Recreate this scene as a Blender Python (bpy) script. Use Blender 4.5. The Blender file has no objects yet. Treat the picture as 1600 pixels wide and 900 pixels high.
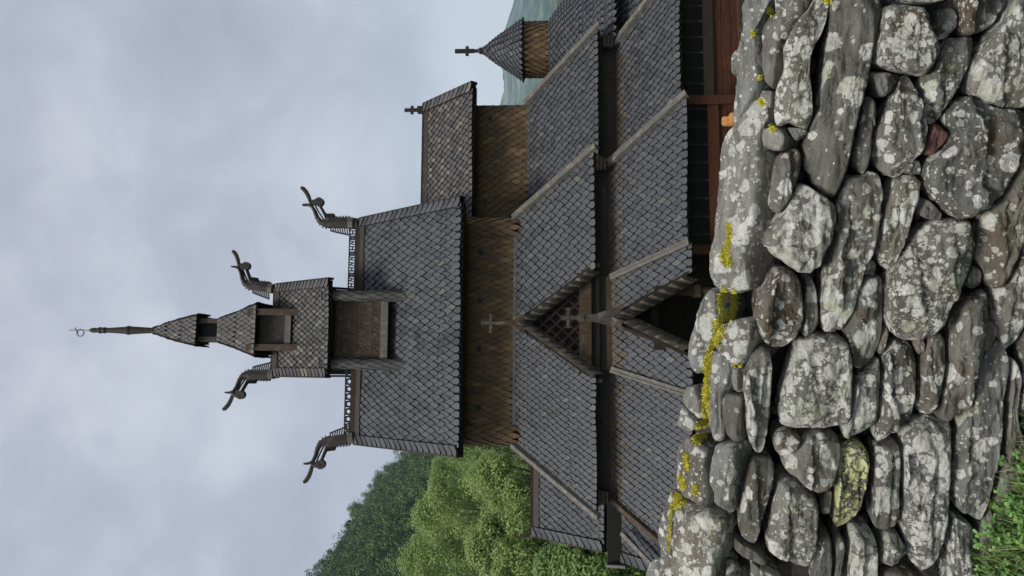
import bpy, math, random
import numpy as np
from mathutils import Vector as V, noise as mn

R = math.radians
rnd = random.Random(7)
SC = bpy.context.scene
COL = SC.collection

# ------------------------------------------------------------------ camera
YAW, PITCH, F = R(6.0), math.atan(65 / 1200.0), 1200.0
EYE = V((0, 0, 1.6))
RIGHT = V((math.cos(YAW), -math.sin(YAW), 0))
FLAT = V((math.sin(YAW), math.cos(YAW), 0))
FWD = FLAT * math.cos(PITCH) + V((0, 0, 1)) * math.sin(PITCH)
UP = V((0, 0, 1)) * math.cos(PITCH) - FLAT * math.sin(PITCH)


def ray(x, y):
    """photo pixel (the photo lies on its side) -> world direction"""
    return FWD * F + RIGHT * (450 - y) + UP * (800 - x)


def P(x, y, Y):
    """world point seen at a photo pixel, on the vertical plane Y"""
    d = ray(x, y)
    return EYE + d * (Y / d.y)


def PD(x, y, dist):
    d = ray(x, y)
    return EYE + d * (dist / d.dot(FLAT))


cam = bpy.data.cameras.new('camera')
cam.lens, cam.sensor_width = 36.0 * F / 1600.0, 36.0
cam.clip_start, cam.clip_end = 0.05, 12000
cob = bpy.data.objects.new('camera', cam)
COL.objects.link(cob)
from mathutils import Matrix
m = Matrix((-UP, RIGHT, -FWD)).transposed().to_4x4()
m.translation = EYE
cob.matrix_world = m
SC.camera = cob

# ------------------------------------------------------------------ nodes
class NT:
    def __init__(s, name):
        s.m = bpy.data.materials.new(name)
        s.m.use_nodes = True
        s.t = s.m.node_tree
        s.b = s.t.nodes['Principled BSDF']
        s.out = s.t.nodes['Material Output']

    def n(s, typ, **kw):
        nd = s.t.nodes.new(typ)
        for k, v in kw.items():
            if k in nd.inputs:
                nd.inputs[k].default_value = v
            else:
                setattr(nd, k, v)
        return nd

    def l(s, a, b):
        s.t.links.new(a, b)

    def noise(s, vec, scale, detail=4, rough=.55, dist=0.0):
        nd = s.n('ShaderNodeTexNoise')
        nd.inputs['Scale'].default_value = scale
        nd.inputs['Detail'].default_value = detail
        nd.inputs['Roughness'].default_value = rough
        nd.inputs['Distortion'].default_value = dist
        if vec is not None:
            s.l(vec, nd.inputs['Vector'])
        return nd.outputs['Fac']

    def ramp(s, fac, pts, interp='LINEAR'):
        nd = s.n('ShaderNodeValToRGB')
        cr = nd.color_ramp
        cr.interpolation = interp
        while len(cr.elements) < len(pts):
            cr.elements.new(.5)
        for e, (p, c) in zip(cr.elements, pts):
            e.position = p
            e.color = (c, c, c, 1) if isinstance(c, (int, float)) else (*c, 1)
        s.l(fac, nd.inputs['Fac'])
        return nd.outputs['Color']

    def mix(s, fac, a, b, mode='MIX'):
        nd = s.n('ShaderNodeMix', data_type='RGBA', blend_type=mode)
        for v, i in ((fac, 0), (a, 6), (b, 7)):
            if isinstance(v, (int, float)):
                nd.inputs[i].default_value = v if i == 0 else (v, v, v, 1)
            elif isinstance(v, tuple):
                nd.inputs[i].default_value = (*v, 1)
            else:
                s.l(v, nd.inputs[i])
        return nd.outputs[2]

    def math(s, op, a, b=None, clamp=False):
        nd = s.n('ShaderNodeMath', operation=op, use_clamp=clamp)
        for v, i in ((a, 0), (b, 1)):
            if v is None:
                continue
            if isinstance(v, (int, float)):
                nd.inputs[i].default_value = v
            else:
                s.l(v, nd.inputs[i])
        return nd.outputs[0]

    def objco(s):
        return s.n('ShaderNodeTexCoord').outputs['Object']

    def mapped(s, vec, scale):
        nd = s.n('ShaderNodeMapping')
        nd.inputs['Scale'].default_value = scale
        s.l(vec, nd.inputs['Vector'])
        return nd.outputs['Vector']

    def bump(s, h, strength=.4, dist=.01):
        nd = s.n('ShaderNodeBump')
        nd.inputs['Strength'].default_value = strength
        nd.inputs['Distance'].default_value = dist
        s.l(h, nd.inputs['Height'])
        s.l(nd.outputs['Normal'], s.b.inputs['Normal'])

    def done(s, col=None, rough=.8, spec=.3):
        if col is not None:
            if isinstance(col, tuple):
                s.b.inputs['Base Color'].default_value = (*col, 1)
            else:
                s.l(col, s.b.inputs['Base Color'])
        if isinstance(rough, (int, float)):
            s.b.inputs['Roughness'].default_value = rough
        else:
            s.l(rough, s.b.inputs['Roughness'])
        s.b.inputs['Specular IOR Level'].default_value = spec
        return s.m


def shingle_mat(name, lo, mid, hi, odd, oddf, spec=.5, rough=.5):
    t = NT(name)
    co = t.objco()
    isl = t.n('ShaderNodeNewGeometry').outputs['Random Per Island']
    c = t.ramp(isl, [(0, lo), (.45, mid), (1, hi)])
    k = t.math('FRACT', t.math('MULTIPLY', isl, 37.7))
    c = t.mix(t.ramp(k, [(1 - oddf, 0.0), (1 - oddf * .4, 1.0)]), c, odd)
    g = t.noise(t.mapped(co, (30, 30, 5)), 1.6, 5, .7)
    c = t.mix(t.ramp(g, [(.3, .75), (.7, 0.0)]), c, t.mix(.5, c, (0.012, .012, .012)))
    big = t.noise(co, .9, 3)
    c = t.mix(t.ramp(big, [(.35, 0.0), (.7, .45)]), c, t.mix(.65, c, hi))
    st = t.noise(t.mapped(co, (2.6, .5, .5)), 1.5, 5, .65)
    c = t.mix(t.ramp(st, [(.50, 0.0), (.70, .45)]), c, t.mix(.7, c, (.012, .012, .013)))
    lich = t.ramp(t.noise(co, 14, 4, .7), [(.70, 0.0), (.76, .4)])
    c = t.mix(lich, c, (.26, .25, .22))
    t.bump(g, .5, .006)
    return t.done(c, t.ramp(isl, [(0, rough - .1), (1, rough + .2)]), spec)


def wood_mat(name, a, b, scale=(14, 14, 2.0), rough=.7, grey=None, greyf=0.0, spec=.3):
    t = NT(name)
    co = t.objco()
    g = t.noise(t.mapped(co, scale), 2.2, 6, .65, .4)
    c = t.ramp(g, [(.3, a), (.68, b)])
    p = t.noise(co, 2.3, 4)
    c = t.mix(t.ramp(p, [(.35, 0.0), (.75, .6)]), c, t.mix(.5, c, a))
    if grey:
        c = t.mix(t.ramp(t.noise(co, 5, 6, .7), [(.62 - greyf * .3, 0.0), (.78 - greyf * .3, .8)]), c, grey)
    t.bump(g, .5, .008)
    return t.done(c, rough, spec)


M = {}
M['shingle'] = shingle_mat('weathered_shingle', (.040, .0418, .047), (.055, .0578, .065), (.072, .0755, .084), (.11, .105, .095), .02)
M['shingle_old'] = shingle_mat('lichened_shingle', (.042, .041, .041), (.075, .072, .069), (.115, .108, .099), (.19, .165, .125), .13, .4, .6)
M['shingle_brown'] = shingle_mat('sheltered_shingle', (.075, .046, .022), (.115, .070, .031), (.16, .102, .045), (.19, .13, .066), .12, .3, .65)
M['shingle_tan'] = shingle_mat('browned_shingle', (.05, .042, .033), (.072, .058, .043), (.098, .078, .056), (.12, .1, .075), .1, .35, .6)
M['tar'] = wood_mat('tar_black_wood', (.008, .007, .007), (.018, .015, .013), rough=.6)
M['tar_shade_edge'] = wood_mat('tar_and_gap_shade_edge', (.010, .009, .009), (.024, .021, .019), rough=.75, spec=.15)  # tarred edges, with the shade of the shingle gaps put into the colour
M['dark_wood'] = wood_mat('dark_tarred_wood', (.016, .012, .009), (.045, .031, .021), rough=.6, grey=(.07, .06, .05), greyf=.1)
M['brown_wood'] = wood_mat('brown_tarred_wood', (.03, .019, .011), (.085, .053, .029), rough=.6, grey=(.12, .10, .075), greyf=.3)
M['red_wood'] = wood_mat('reddish_tarred_wood', (.03, .012, .008), (.12, .040, .02), scale=(2.5, 14, 14), rough=.5)
M['board'] = wood_mat('silvered_board', (.07, .065, .058), (.16, .148, .13), rough=.7, grey=(.26, .22, .16), greyf=.35)
M['carved'] = wood_mat('carved_weathered_wood', (.03, .026, .022), (.10, .085, .07), rough=.65, grey=(.2, .17, .13), greyf=.35)
M['dragon'] = wood_mat('dark_carved_wood', (.018, .015, .013), (.055, .045, .037), rough=.6, grey=(.13, .105, .08), greyf=.2)
M['iron'] = wood_mat('grey_iron', (.1, .1, .1), (.2, .2, .2), rough=.5)


# ------------------------------------------------------------------ mesh helpers
class MB:
    def __init__(s):
        s.v, s.f, s.mi, s.mats = [], [], [], []

    def mat(s, m):
        m = M[m] if isinstance(m, str) else m
        if m not in s.mats:
            s.mats.append(m)
        return s.mats.index(m)

    def add(s, vs, fs, m):
        o, k = len(s.v), s.mat(m)
        s.v += [tuple(p) for p in vs]
        for f in fs:
            s.f.append([o + i for i in f])
            s.mi.append(k)

    def box(s, c, size, m, ax=None):
        c = V(c)
        ax = ax or (V((1, 0, 0)), V((0, 1, 0)), V((0, 0, 1)))
        vs = [c + ax[0] * (sx * size[0] / 2) + ax[1] * (sy * size[1] / 2) + ax[2] * (sz * size[2] / 2)
              for sx in (-1, 1) for sy in (-1, 1) for sz in (-1, 1)]
        s.add(vs, [(0, 1, 3, 2), (4, 6, 7, 5), (0, 4, 5, 1), (2, 3, 7, 6), (0, 2, 6, 4), (1, 5, 7, 3)], m)

    def lohi(s, lo, hi, m):
        lo, hi = V(lo), V(hi)
        s.box((lo + hi) / 2, hi - lo, m)

    def beam(s, a, b, w, h, m, nrm, seg=1, wob=0.0):
        """board from a to b; w across, h along nrm"""
        a, b = V(a), V(b)
        d = (b - a).normalized()
        n = (V(nrm) - d * d.dot(V(nrm))).normalized()
        u = d.cross(n)
        s.box((a + b) / 2, ((b - a).length, w, h), m, (d, u, n))

    def tube(s, pts, rad, m, n=10, cap=True):
        pts = [V(p) for p in pts]
        rad = rad if isinstance(rad, (list, tuple)) else [rad] * len(pts)
        vs, fs = [], []
        for i, p in enumerate(pts):
            d = (pts[min(i + 1, len(pts) - 1)] - pts[max(i - 1, 0)]).normalized()
            a = d.cross(V((0, 0, 1)) if abs(d.z) < .9 else V((1, 0, 0))).normalized()
            b = d.cross(a)
            for k in range(n):
                t = 2 * math.pi * k / n
                vs.append(p + (a * math.cos(t) + b * math.sin(t)) * rad[i])
        for i in range(len(pts) - 1):
            for k in range(n):
                fs.append((i * n + k, i * n + (k + 1) % n, (i + 1) * n + (k + 1) % n, (i + 1) * n + k))
        if cap:
            fs += [tuple(range(n))[::-1], tuple(range((len(pts) - 1) * n, len(pts) * n))]
        s.add(vs, fs, m)

    def lathe(s, c, prof, m, n=24):
        c = V(c)
        vs, fs = [], []
        for r, z in prof:
            for k in range(n):
                t = 2 * math.pi * k / n
                vs.append(c + V((r * math.cos(t), r * math.sin(t), z)))
        for i in range(len(prof) - 1):
            for k in range(n):
                fs.append((i * n + k, i * n + (k + 1) % n, (i + 1) * n + (k + 1) % n, (i + 1) * n + k))
        fs += [tuple(range(n))[::-1], tuple(range((len(prof) - 1) * n, len(prof) * n))]
        s.add(vs, fs, m)

    def plate(s, pts, thick, m, nrm, bev=0.0):
        """flat outline (3-D points) given real thickness along nrm"""
        n = V(nrm).normalized()
        pts = [V(p) for p in pts]
        k = len(pts)
        c = sum(pts, V()) / k
        vs = [p + n * (thick / 2) for p in pts] + [p - n * (thick / 2) for p in pts]
        fs = [tuple(range(k)), tuple(range(k, 2 * k))[::-1]]
        fs += [(i, k + i, k + (i + 1) % k, (i + 1) % k) for i in range(k)]
        s.add(vs, fs, m)

    def ring(s, c, r, w, thick, m, nrm, n=14):
        nn = V(nrm).normalized()
        a = nn.cross(V((0, 0, 1))).normalized()
        b = nn.cross(a)
        c = V(c)
        vs, fs = [], []
        for k in range(n):
            t = 2 * math.pi * k / n
            d = a * math.cos(t) + b * math.sin(t)
            for rr, hh in ((r - w / 2, -1), (r + w / 2, -1), (r + w / 2, 1), (r - w / 2, 1)):
                vs.append(c + d * rr + nn * (hh * thick / 2))
        for k in range(n):
            q = (k + 1) % n
            for j in range(4):
                i = (j + 1) % 4
                fs.append((k * 4 + j, k * 4 + i, q * 4 + i, q * 4 + j))
        s.add(vs, fs, m)

    def build(s, name, parent=None, smooth=False, origin=None):
        me = bpy.data.meshes.new(name)
        vs = s.v
        if origin is not None:
            vs = [(a - origin[0], b - origin[1], c - origin[2]) for a, b, c in vs]
        me.from_pydata(vs, [], s.f)
        for mt in s.mats:
            me.materials.append(mt)
        me.polygons.foreach_set('material_index', s.mi)
        if smooth:
            me.polygons.foreach_set('use_smooth', [True] * len(s.f))
        me.update()
        o = bpy.data.objects.new(name, me)
        COL.objects.link(o)
        if origin is not None:
            o.location = origin
        if parent is not None:
            o.parent = parent
            if origin is None:
                pass
        return o


def np_obj(name, verts, faces, mat, parent=None, smooth=False):
    """fast mesh from numpy arrays; faces (n,k)"""
    me = bpy.data.meshes.new(name)
    nv, nf, k = len(verts), len(faces), faces.shape[1]
    me.vertices.add(nv)
    me.vertices.foreach_set('co', np.asarray(verts, np.float32).ravel())
    me.loops.add(nf * k)
    me.loops.foreach_set('vertex_index', faces.astype(np.int32).ravel())
    me.polygons.add(nf)
    me.polygons.foreach_set('loop_start', np.arange(0, nf * k, k, dtype=np.int32))
    me.polygons.foreach_set('loop_total', np.full(nf, k, np.int32))
    if smooth:
        me.polygons.foreach_set('use_smooth', np.ones(nf, bool))
    me.materials.append(mat)
    me.update(calc_edges=True)
    o = bpy.data.objects.new(name, me)
    COL.objects.link(o)
    if parent is not None:
        o.parent = parent
    return o


def empty(name, loc=(0, 0, 0)):
    o = bpy.data.objects.new(name, None)
    o.empty_display_size = .3
    o.location = loc
    COL.objects.link(o)
    return o


def tag(o, label=None, cat=None, group=None, kind=None):
    for k, v in (('label', label), ('category', cat), ('group', group), ('kind', kind)):
        if v:
            o[k] = v
    return o


# ------------------------------------------------------------------ shingles
def clip(poly, cv):
    """Sutherland-Hodgman: poly against a convex CCW polygon"""
    out = poly
    for i in range(len(cv)):
        (ax, ay), (bx, by) = cv[i], cv[(i + 1) % len(cv)]
        ex, ey = bx - ax, by - ay
        res = []
        for j in range(len(out)):
            p, q = out[j], out[(j + 1) % len(out)]
            sp = ex * (p[1] - ay) - ey * (p[0] - ax)
            sq = ex * (q[1] - ay) - ey * (q[0] - ax)
            if sp >= 0:
                res.append(p)
            if (sp >= 0) != (sq >= 0):
                t = sp / (sp - sq)
                res.append((p[0] + (q[0] - p[0]) * t, p[1] + (q[1] - p[1]) * t))
        out = res
        if len(out) < 3:
            return []
    return out


TIPS = {
    'eave': [(-.5, 1.1), (-.49, .55), (-.43, .28), (-.27, .07), (0, 0), (.27, .07), (.43, .28), (.49, .55), (.5, 1.1)],
    'round': [(-.5, 1.12), (-.45, .84), (-.31, .48), (-.16, .16), (-.05, .015), (.05, .015), (.16, .16), (.31, .48), (.45, .84), (.5, 1.12)],
    'point': [(-.5, 1.15), (-.42, .80), (-.22, .36), (-.05, .03), (.05, .03), (.22, .36), (.42, .80), (.5, 1.15)],
}


def emit(mb, S, out, v0, L, lift, thick, m, tilt, em='tar_shade_edge', cham=.105):
    """one shingle: flat top, chamfer coloured for tar and gap shade, sides"""
    k = len(out)
    cu = sum(p[0] for p in out) / k
    cv_ = sum(p[1] for p in out) / k
    H = lambda v: lift * max(0.0, 1 - (v - v0) / L) + tilt[0] + tilt[1] * (v - v0)
    tp, rm, bt = [], [], []
    for (u, v) in out:
        iu, iv = u + (cu - u) * cham, v + (cv_ - v) * cham * .55
        tp.append(S(iu, iv, H(iv) + thick))
        rm.append(S(u, v, H(v) + thick * .72))
        bt.append(S(u, v, H(v) - .004))
    o = len(mb.v)
    mb.v += [tuple(p) for p in tp + rm + bt]
    mb.f.append(list(range(o, o + k)))
    mb.mi.append(mb.mat(m))
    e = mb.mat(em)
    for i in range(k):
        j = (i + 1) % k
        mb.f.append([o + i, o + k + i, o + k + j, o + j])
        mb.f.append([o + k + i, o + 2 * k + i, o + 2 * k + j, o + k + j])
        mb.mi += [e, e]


def field(mb, S, polys, w, e, mat='shingle', brown=0, top_mat='shingle_tan', tip='round', thick=.032, lift=.055, over=.05, jit=.08):
    for poly in polys:
        us, vs = [p[0] for p in poly], [p[1] for p in poly]
        u0, u1, v0, v1 = min(us), max(us), min(vs), max(vs)
        # let the lowest row hang past the lower edge
        cv = [(u, v - over if v < v0 + 1e-4 else v) for u, v in poly]
        L = 2.45 * e
        row, vt = 0, v0 - over
        sd = rnd.random() * 50
        off0 = rnd.random() * w
        while vt < v1 - .3 * e:
            u = u0 - w + (row % 2) * w / 2 + off0 - w
            wav = (rnd.random() - .5) * w * .25
            while u < u1 + w:
                ww = w * (.93 + jit * (rnd.random() - .5))
                q = V((u * .9, vt * .9, sd))
                uc = u + wav + (rnd.random() - .5) * w * .05 + w * .4 * mn.noise(q * .7)
                vv = vt + (rnd.random() - .5) * e * .10 - (e * .4 * rnd.random() if rnd.random() < .008 else 0) + e * .6 * mn.noise(q * .55 + V((9, 3, 0)))
                pts = [(uc + x * ww, vv + y * e * 1.05) for x, y in TIPS['eave' if tip == 'round' and row < 1 and over > .04 else tip]]
                pts = [(uc + .5 * ww, vv + L)] + [(uc - .5 * ww, vv + L)] + pts
                out = clip(pts, cv)
                if len(out) >= 3:
                    mm = mat
                    if brown and rnd.random() < (vt - (v1 - e * (brown + 2.2))) / (e * 2.2):
                        mm = top_mat
                    emit(mb, S, out, vv, L, lift, thick, mm, (rnd.random() ** 3 * .014, (rnd.random() - .5) * .035))
                u += w
            row += 1
            vt += e


def roof(mb, quads, w, e, under='tar', slab=.06, frame=None, **kw):
    """quads: convex 3-D polygons in one plane, first two points = lower edge, left to right seen from outside"""
    A, B, C = [V(p) for p in (frame or quads[0])[:3]]
    ud = (B - A).normalized()
    n = ud.cross(C - A).normalized()
    vd = n.cross(ud)

    def S(u, v, h):
        return A + ud * u + vd * v + n * h
    polys = []
    for q in quads:
        polys.append([((V(p) - A).dot(ud), (V(p) - A).dot(vd)) for p in q])
        mb.plate([V(p) - n * (slab / 2 + .004) for p in q], slab, under, n)
    field(mb, S, polys, w, e, **kw)
    return n


def round_field(mb, c, prof, w, e, mat='shingle', under='tar', tip='round', lift=.055, thick=.034, brown=0, a0=0, a1=2 * math.pi):
    """shingles on a surface of revolution; prof from bottom to top [(r,z)...]"""
    c = V(c)
    seg = [math.dist(prof[i], prof[i + 1]) for i in range(len(prof) - 1)]
    tot = sum(seg)

    def at(v):
        v = max(-.06, v)
        i = 0
        while i < len(seg) - 1 and v > seg[i]:
            v -= seg[i]
            i += 1
        (r0, z0), (r1, z1) = prof[i], prof[i + 1]
        t = v / seg[i]
        d = ((r1 - r0) / seg[i], (z1 - z0) / seg[i])
        return r0 + (r1 - r0) * t, z0 + (z1 - z0) * t, d
    mb.lathe(c, [(max(r - .02, .004), z - .01) for r, z in prof], under, 32)
    L = 2.4 * e
    vt, row = -.04, 0
    while vt < tot - .2 * e:
        r = max(at(vt + e)[0], .03)
        n = max(6, round(2 * math.pi * r / w))
        da = 2 * math.pi / n
        ph = rnd.random() * da * .2 + (row % 2) * da / 2
        for k in range(n):
            ac = ph + k * da
            if not (a0 <= ac % (2 * math.pi) <= a1):
                continue
            vv = vt + (rnd.random() - .5) * e * .14
            pts = [(x * .955 * da + ac, vv + y * e) for x, y in TIPS[tip]]
            pts = [(ac + .48 * da, min(vv + L, tot))] + [(ac - .48 * da, min(vv + L, tot))] + pts
            pts = [(a, min(v, tot)) for a, v in pts]

            def S(a, v, h):
                rr, zz, d = at(v)
                rr = max(rr + h * d[1], .003)
                return c + V((rr * math.cos(a), rr * math.sin(a), zz - h * d[0]))
            mm = 'shingle_brown' if brown and vt > tot - brown * e else mat
            emit(mb, S, pts, vv, L, lift, thick, mm, (rnd.random() * .006, 0))
        vt += e
        row += 1


def rake(mb, top, bot, inward, nrm, w, step, mat='shingle', skew=.7, thick=.03, lift=.05):
    """row of skewed shingles along a gable edge, from bottom to top"""
    top, bot, inward, nrm = V(top), V(bot), V(inward).normalized(), V(nrm).normalized()
    d = (top - bot)
    Lt = d.length
    d.normalize()
    inward = (inward - d * d.dot(inward)).normalized()

    def S(u, v, h):
        return bot + inward * u + d * v + nrm * h
    cv = [(0, -.02), (w, -.02), (w, Lt), (0, Lt)]
    k, v = 0, -.1
    while v < Lt:
        ln = step * 1.6
        sk = skew * step
        prof = [(0, 0), (w * .25, sk * .08), (w * .5, sk * .45), (w * .8, sk * .95), (w, sk)]
        pts = [(x, v + y) for x, y in prof] + [(w, v + sk + ln), (0, v + ln)]
        out = clip(pts, cv)
        if len(out) >= 3:
            emit(mb, S, out, v, ln, lift, thick, mat, (rnd.random() * .006, 0))
        v += step * (.92 + .16 * rnd.random())


# ------------------------------------------------------------------ church: key lines
church = empty('stave_church', (3.0, 23.2, -3.6))
tag(church, 'dark shingled wooden stave church with stepped roofs, dragon heads and slim spire', 'church')
church_inv = church.matrix_world.inverted()


def part(mb, name, parent=None, smooth=False, label=None):
    o = mb.build(name, None, smooth)
    p = parent or church
    o.parent = p
    # meshes are written in world coordinates
    base = V(church.location)
    o.matrix_parent_inverse = Matrix.Translation(-base)
    if parent is not None:
        o.matrix_parent_inverse = Matrix.Identity(4)
    if label:
        o['label'] = label
    return o


X, Y_, Z = V((1, 0, 0)), V((0, 1, 0)), V((0, 0, 1))
GZ = -3.75                       # churchyard level
YR = 23.2                        # ridge line
# nave
n_rz = P(561, 515, YR).z
n_x0, n_x1 = P(555, 690, YR).x, P(565, 345, YR).x
n_eY = 20.26
n_ez = P(721, 515, n_eY).z
w_Y = 20.95
w_x0, w_x1 = P(765, 690, w_Y).x, P(765, 345, w_Y).x
a_tz, a_eY = P(806, 515, w_Y - .05).z, 19.4
a_ez = P(931, 500, a_eY).z
a_run = w_Y - a_eY
a_x0, a_x1 = w_x0 - a_run, w_x1 + a_run
aw_Y = a_eY + .36
aw_x0, aw_x1 = a_x0 + .36, a_x1 - .36
g_tz = P(957, 515, aw_Y).z
g_eY = aw_Y - 1.38
g_ez = P(1075, 300, g_eY).z
g_x0, g_x1 = aw_x0 - 1.38, aw_x1 + 1.38
# chancel
c_rz = P(664, 250, YR).z
c_x1 = P(664, 166, YR).x
c_eY = 21.42
c_ez = P(740, 250, c_eY).z
cw_Y = 21.95
cw_x1 = P(790, 165, cw_Y).x
ca_tz = P(826, 250, cw_Y).z
ca_eY = 20.35
ca_ez = P(936, 150, ca_eY).z
ca_run = cw_Y - ca_eY
ca_x1 = cw_x1 + ca_run
caw_Y = ca_eY + .35
caw_x1 = ca_x1 - .35
cg_tz = P(966, 150, caw_Y).z
cg_eY = 19.15
cg_ez = P(1065, 100, cg_eY).z
cg_run = caw_Y - cg_eY
cg_x1 = caw_x1 + cg_run


def mirror(p):
    p = V(p)
    return V((p.x, 2 * YR - p.y, p.z))


# ---- nave roof
def gable_roof(name, x0, x1, rz, ez, eY, w, e, mat, rk0=True, rk1=True, brown=0, rk_w=.27, ridge=.17, topw=None):
    mb = MB()
    A, B, C, D = V((x0, eY, ez)), V((x1, eY, ez)), V((x1, YR, rz)), V((x0, YR, rz))
    n = roof(mb, [(A, B, C, D)], w, e, mat=mat, brown=brown)
    # north slope, same slab plus boards
    mb.plate([mirror(p) - V((0, -n.y, n.z)) * .03 for p in (A, B, C, D)], .06, mat, V((0, -n.y, n.z)))
    o = part(mb, name)
    for flag, xx, inn in ((rk0, x0, X), (rk1, x1, -X)):
        if not flag:
            continue
        r = MB()
        off = n * .075
        r_top, r_bot = V((xx, YR, rz)), V((xx, eY, ez))
        ins = -inn * .06
        rake(r, r_top + off + ins, r_bot + off + ins, inn, n, rk_w, .23, mat)
        r.beam(r_top + n * .0 + ins, r_bot + n * .0 + ins, .07, .22, 'dark_wood', n)
        mt = mirror(r_bot)
        r.beam(mirror(r_top) + ins, mt + ins, .07, .22, 'dark_wood', V((0, -n.y, n.z)))
        part(r, 'rake_trim', o)
    b = MB()
    b.lohi((x0 - .02, YR - .09, rz - .05), (x1 + .02, YR + .09, rz + ridge), 'dark_wood')
    b.beam(V((x0, YR, rz)) + n * .075 - V((0, .1, .12)), V((x1, YR, rz)) + n * .075 - V((0, .1, .12)), .22, .05, 'dark_wood', n)
    part(b, 'ridge_board', o)
    return o, n


nave_roof, n_n = gable_roof('nave_roof', n_x0, n_x1, n_rz, n_ez, n_eY, .205, .205, 'shingle')
# crests either side of the ridge tower
t_x0, t_x1 = P(560, 575, 22.0).x, P(560, 455, 22.0).x


def crest(x0, x1, kind):
    b = MB()
    z0, z1 = n_rz + .17, n_rz + .385
    b.lohi((x0, YR - .03, z0 - .01), (x1, YR + .03, z0 + .025), 'dark_wood')
    b.lohi((x0, YR - .025, z1 - .03), (x1, YR + .025, z1), 'dark_wood')
    k, x = 0, x0 + .04
    while x < x1 - .05:
        if kind == 'rings':
            b.ring((x + .08, YR, (z0 + z1) / 2 - .02), .082, .05, .05, 'dark_wood', Y_)
            b.beam((x + .19, YR, z0), (x + .14, YR, z1), .03, .05, 'dark_wood', Y_)
            b.beam((x + .0, YR, z1), (x - .02, YR, z0), .028, .05, 'dark_wood', Y_)
            x += .225
        else:
            j = k % 7
            c = x + .07
            if j in (0, 3):
                b.ring((c, YR, (z0 + z1) / 2), .06, .03, .05, 'dark_wood', Y_)
                for s in (-1, 1):
                    b.beam((c + s * .1, YR, z0), (c - s * .1, YR, z1), .022, .05, 'dark_wood', Y_)
            elif j in (1, 4):
                b.beam((c - .04, YR, z0), (c - .04, YR, z1), .035, .05, 'dark_wood', Y_)
                b.beam((c - .04, YR, (z0 + z1) / 2), (c + .07, YR, (z0 + z1) / 2), .035, .045, 'dark_wood', Y_)
                b.beam((c + .05, YR, z0), (c + .07, YR, z1), .03, .05, 'dark_wood', Y_)
            else:
                b.beam((c - .05, YR, z0), (c - .01, YR, z1), .03, .05, 'dark_wood', Y_)
                b.beam((c + .03, YR, z0), (c + .07, YR, z1), .03, .05, 'dark_wood', Y_)
                b.beam((c - .01, YR, z1 - .06), (c + .05, YR, z0 + .06), .028, .045, 'dark_wood', Y_)
            x += .165
            k += 1
    part(b, 'ridge_crest', nave_roof)


crest(n_x0 + .1, t_x0 - .02, 'rings')
crest(t_x1 + .02, n_x1 - .1, 'fret')

# ---- nave clerestory
mb = MB()
top = n_ez + .45
roof(mb, [(V((w_x0, w_Y, a_tz - .1)), V((w_x1, w_Y, a_tz - .1)), V((w_x1, w_Y, top)), V((w_x0, w_Y, top)))],
     .17, .19, under='tar', mat='shingle_brown', tip='point', lift=.04, thick=.028, over=0)
mb.lohi((w_x0, w_Y + .07, a_tz - 1.5), (w_x1, 2 * YR - w_Y, top), 'dark_wood')
# gable triangles under the roof
for xx in (w_x0 + .06, w_x1 - .06):
    mb.plate([(xx, n_eY + .35, n_ez + .3), (xx, 2 * YR - n_eY - .35, n_ez + .3), (xx, YR, n_rz - .1)], .1, 'dark_wood', X)
# boarded soffit and plate under the eave
mb.lohi((w_x0 - .35, n_eY + .12, n_ez - .06), (w_x1 + .35, n_eY + .30, n_ez + .06), 'tar')
nave_wall = part(mb, 'nave_wall')
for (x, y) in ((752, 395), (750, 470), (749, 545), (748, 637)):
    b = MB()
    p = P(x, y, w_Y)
    b.tube([p + V((0, -.075, 0)), p + V((0, .04, 0))], .075, 'tar', 16)  # solid dark plug; its colour stands for the shade in an air hole
    part(b, 'hole_shade_plug', nave_wall)
for xx, s in ((w_x0, 1), (w_x1, -1)):
    b = MB()
    round_field(b, (xx + s * .2, w_Y + .12, 0), [(.27, a_tz - .1), (.27, top - .25)], .16, .2, mat='shingle_brown', tip='point', lift=.04, thick=.028)
    part(b, 'corner_column', nave_wall)

# ---- chancel upper roof and clerestory
chancel_roof, c_n = gable_roof('chancel_roof', n_x1 - .45, c_x1, c_rz, c_ez, c_eY, .19, .15, 'shingle_old', rk0=False, ridge=.1)


def cross(mb, base, h, arm, w, mat, boss=True):
    base = V(base)
    mb.box(base + Z * (h / 2), (w, w * .8, h), mat)
    za = h * .62
    mb.box(base + Z * za, (arm, w * .72, w * .9), mat)
    if boss:
        for s in (-1, 1):
            mb.box(base + Z * za + X * (s * (arm / 2 - w * .3)), (w * .45, w * 1.05, w * 1.25), mat)
        mb.box(base + Z * (h - w * .3), (w * 1.3, w * 1.05, w * .45), mat)


b = MB()
cross(b, (c_x1 - .12, YR, c_rz + .05), .62, .26, .1, 'dark_wood', False)
b.box((c_x1 - .12, YR, c_rz + .18), (.2, .2, .16), 'dark_wood')
part(b, 'ridge_cross', chancel_roof)
mb = MB()
top = c_ez + .4
roof(mb, [(V((n_x1 - .5, cw_Y, ca_tz - .1)), V((cw_x1, cw_Y, ca_tz - .1)), V((cw_x1, cw_Y, top)), V((n_x1 - .5, cw_Y, top)))],
     .2, .15, mat='shingle_brown', tip='point', lift=.04, thick=.028, over=0)
mb.lohi((w_x1 - .3, cw_Y + .07, ca_tz - 1.5), (cw_x1, 2 * YR - cw_Y, top), 'dark_wood')
mb.plate([(cw_x1 - .1, c_eY + .25, c_ez + .25), (cw_x1 - .1, 2 * YR - c_eY - .25, c_ez + .25), (cw_x1 - .1, YR, c_rz - .1)], .1, 'dark_wood', X)
mb.lohi((w_x1, c_eY + .1, c_ez - .05), (c_x1 - .05, c_eY + .26, c_ez + .06), 'tar')
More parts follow.
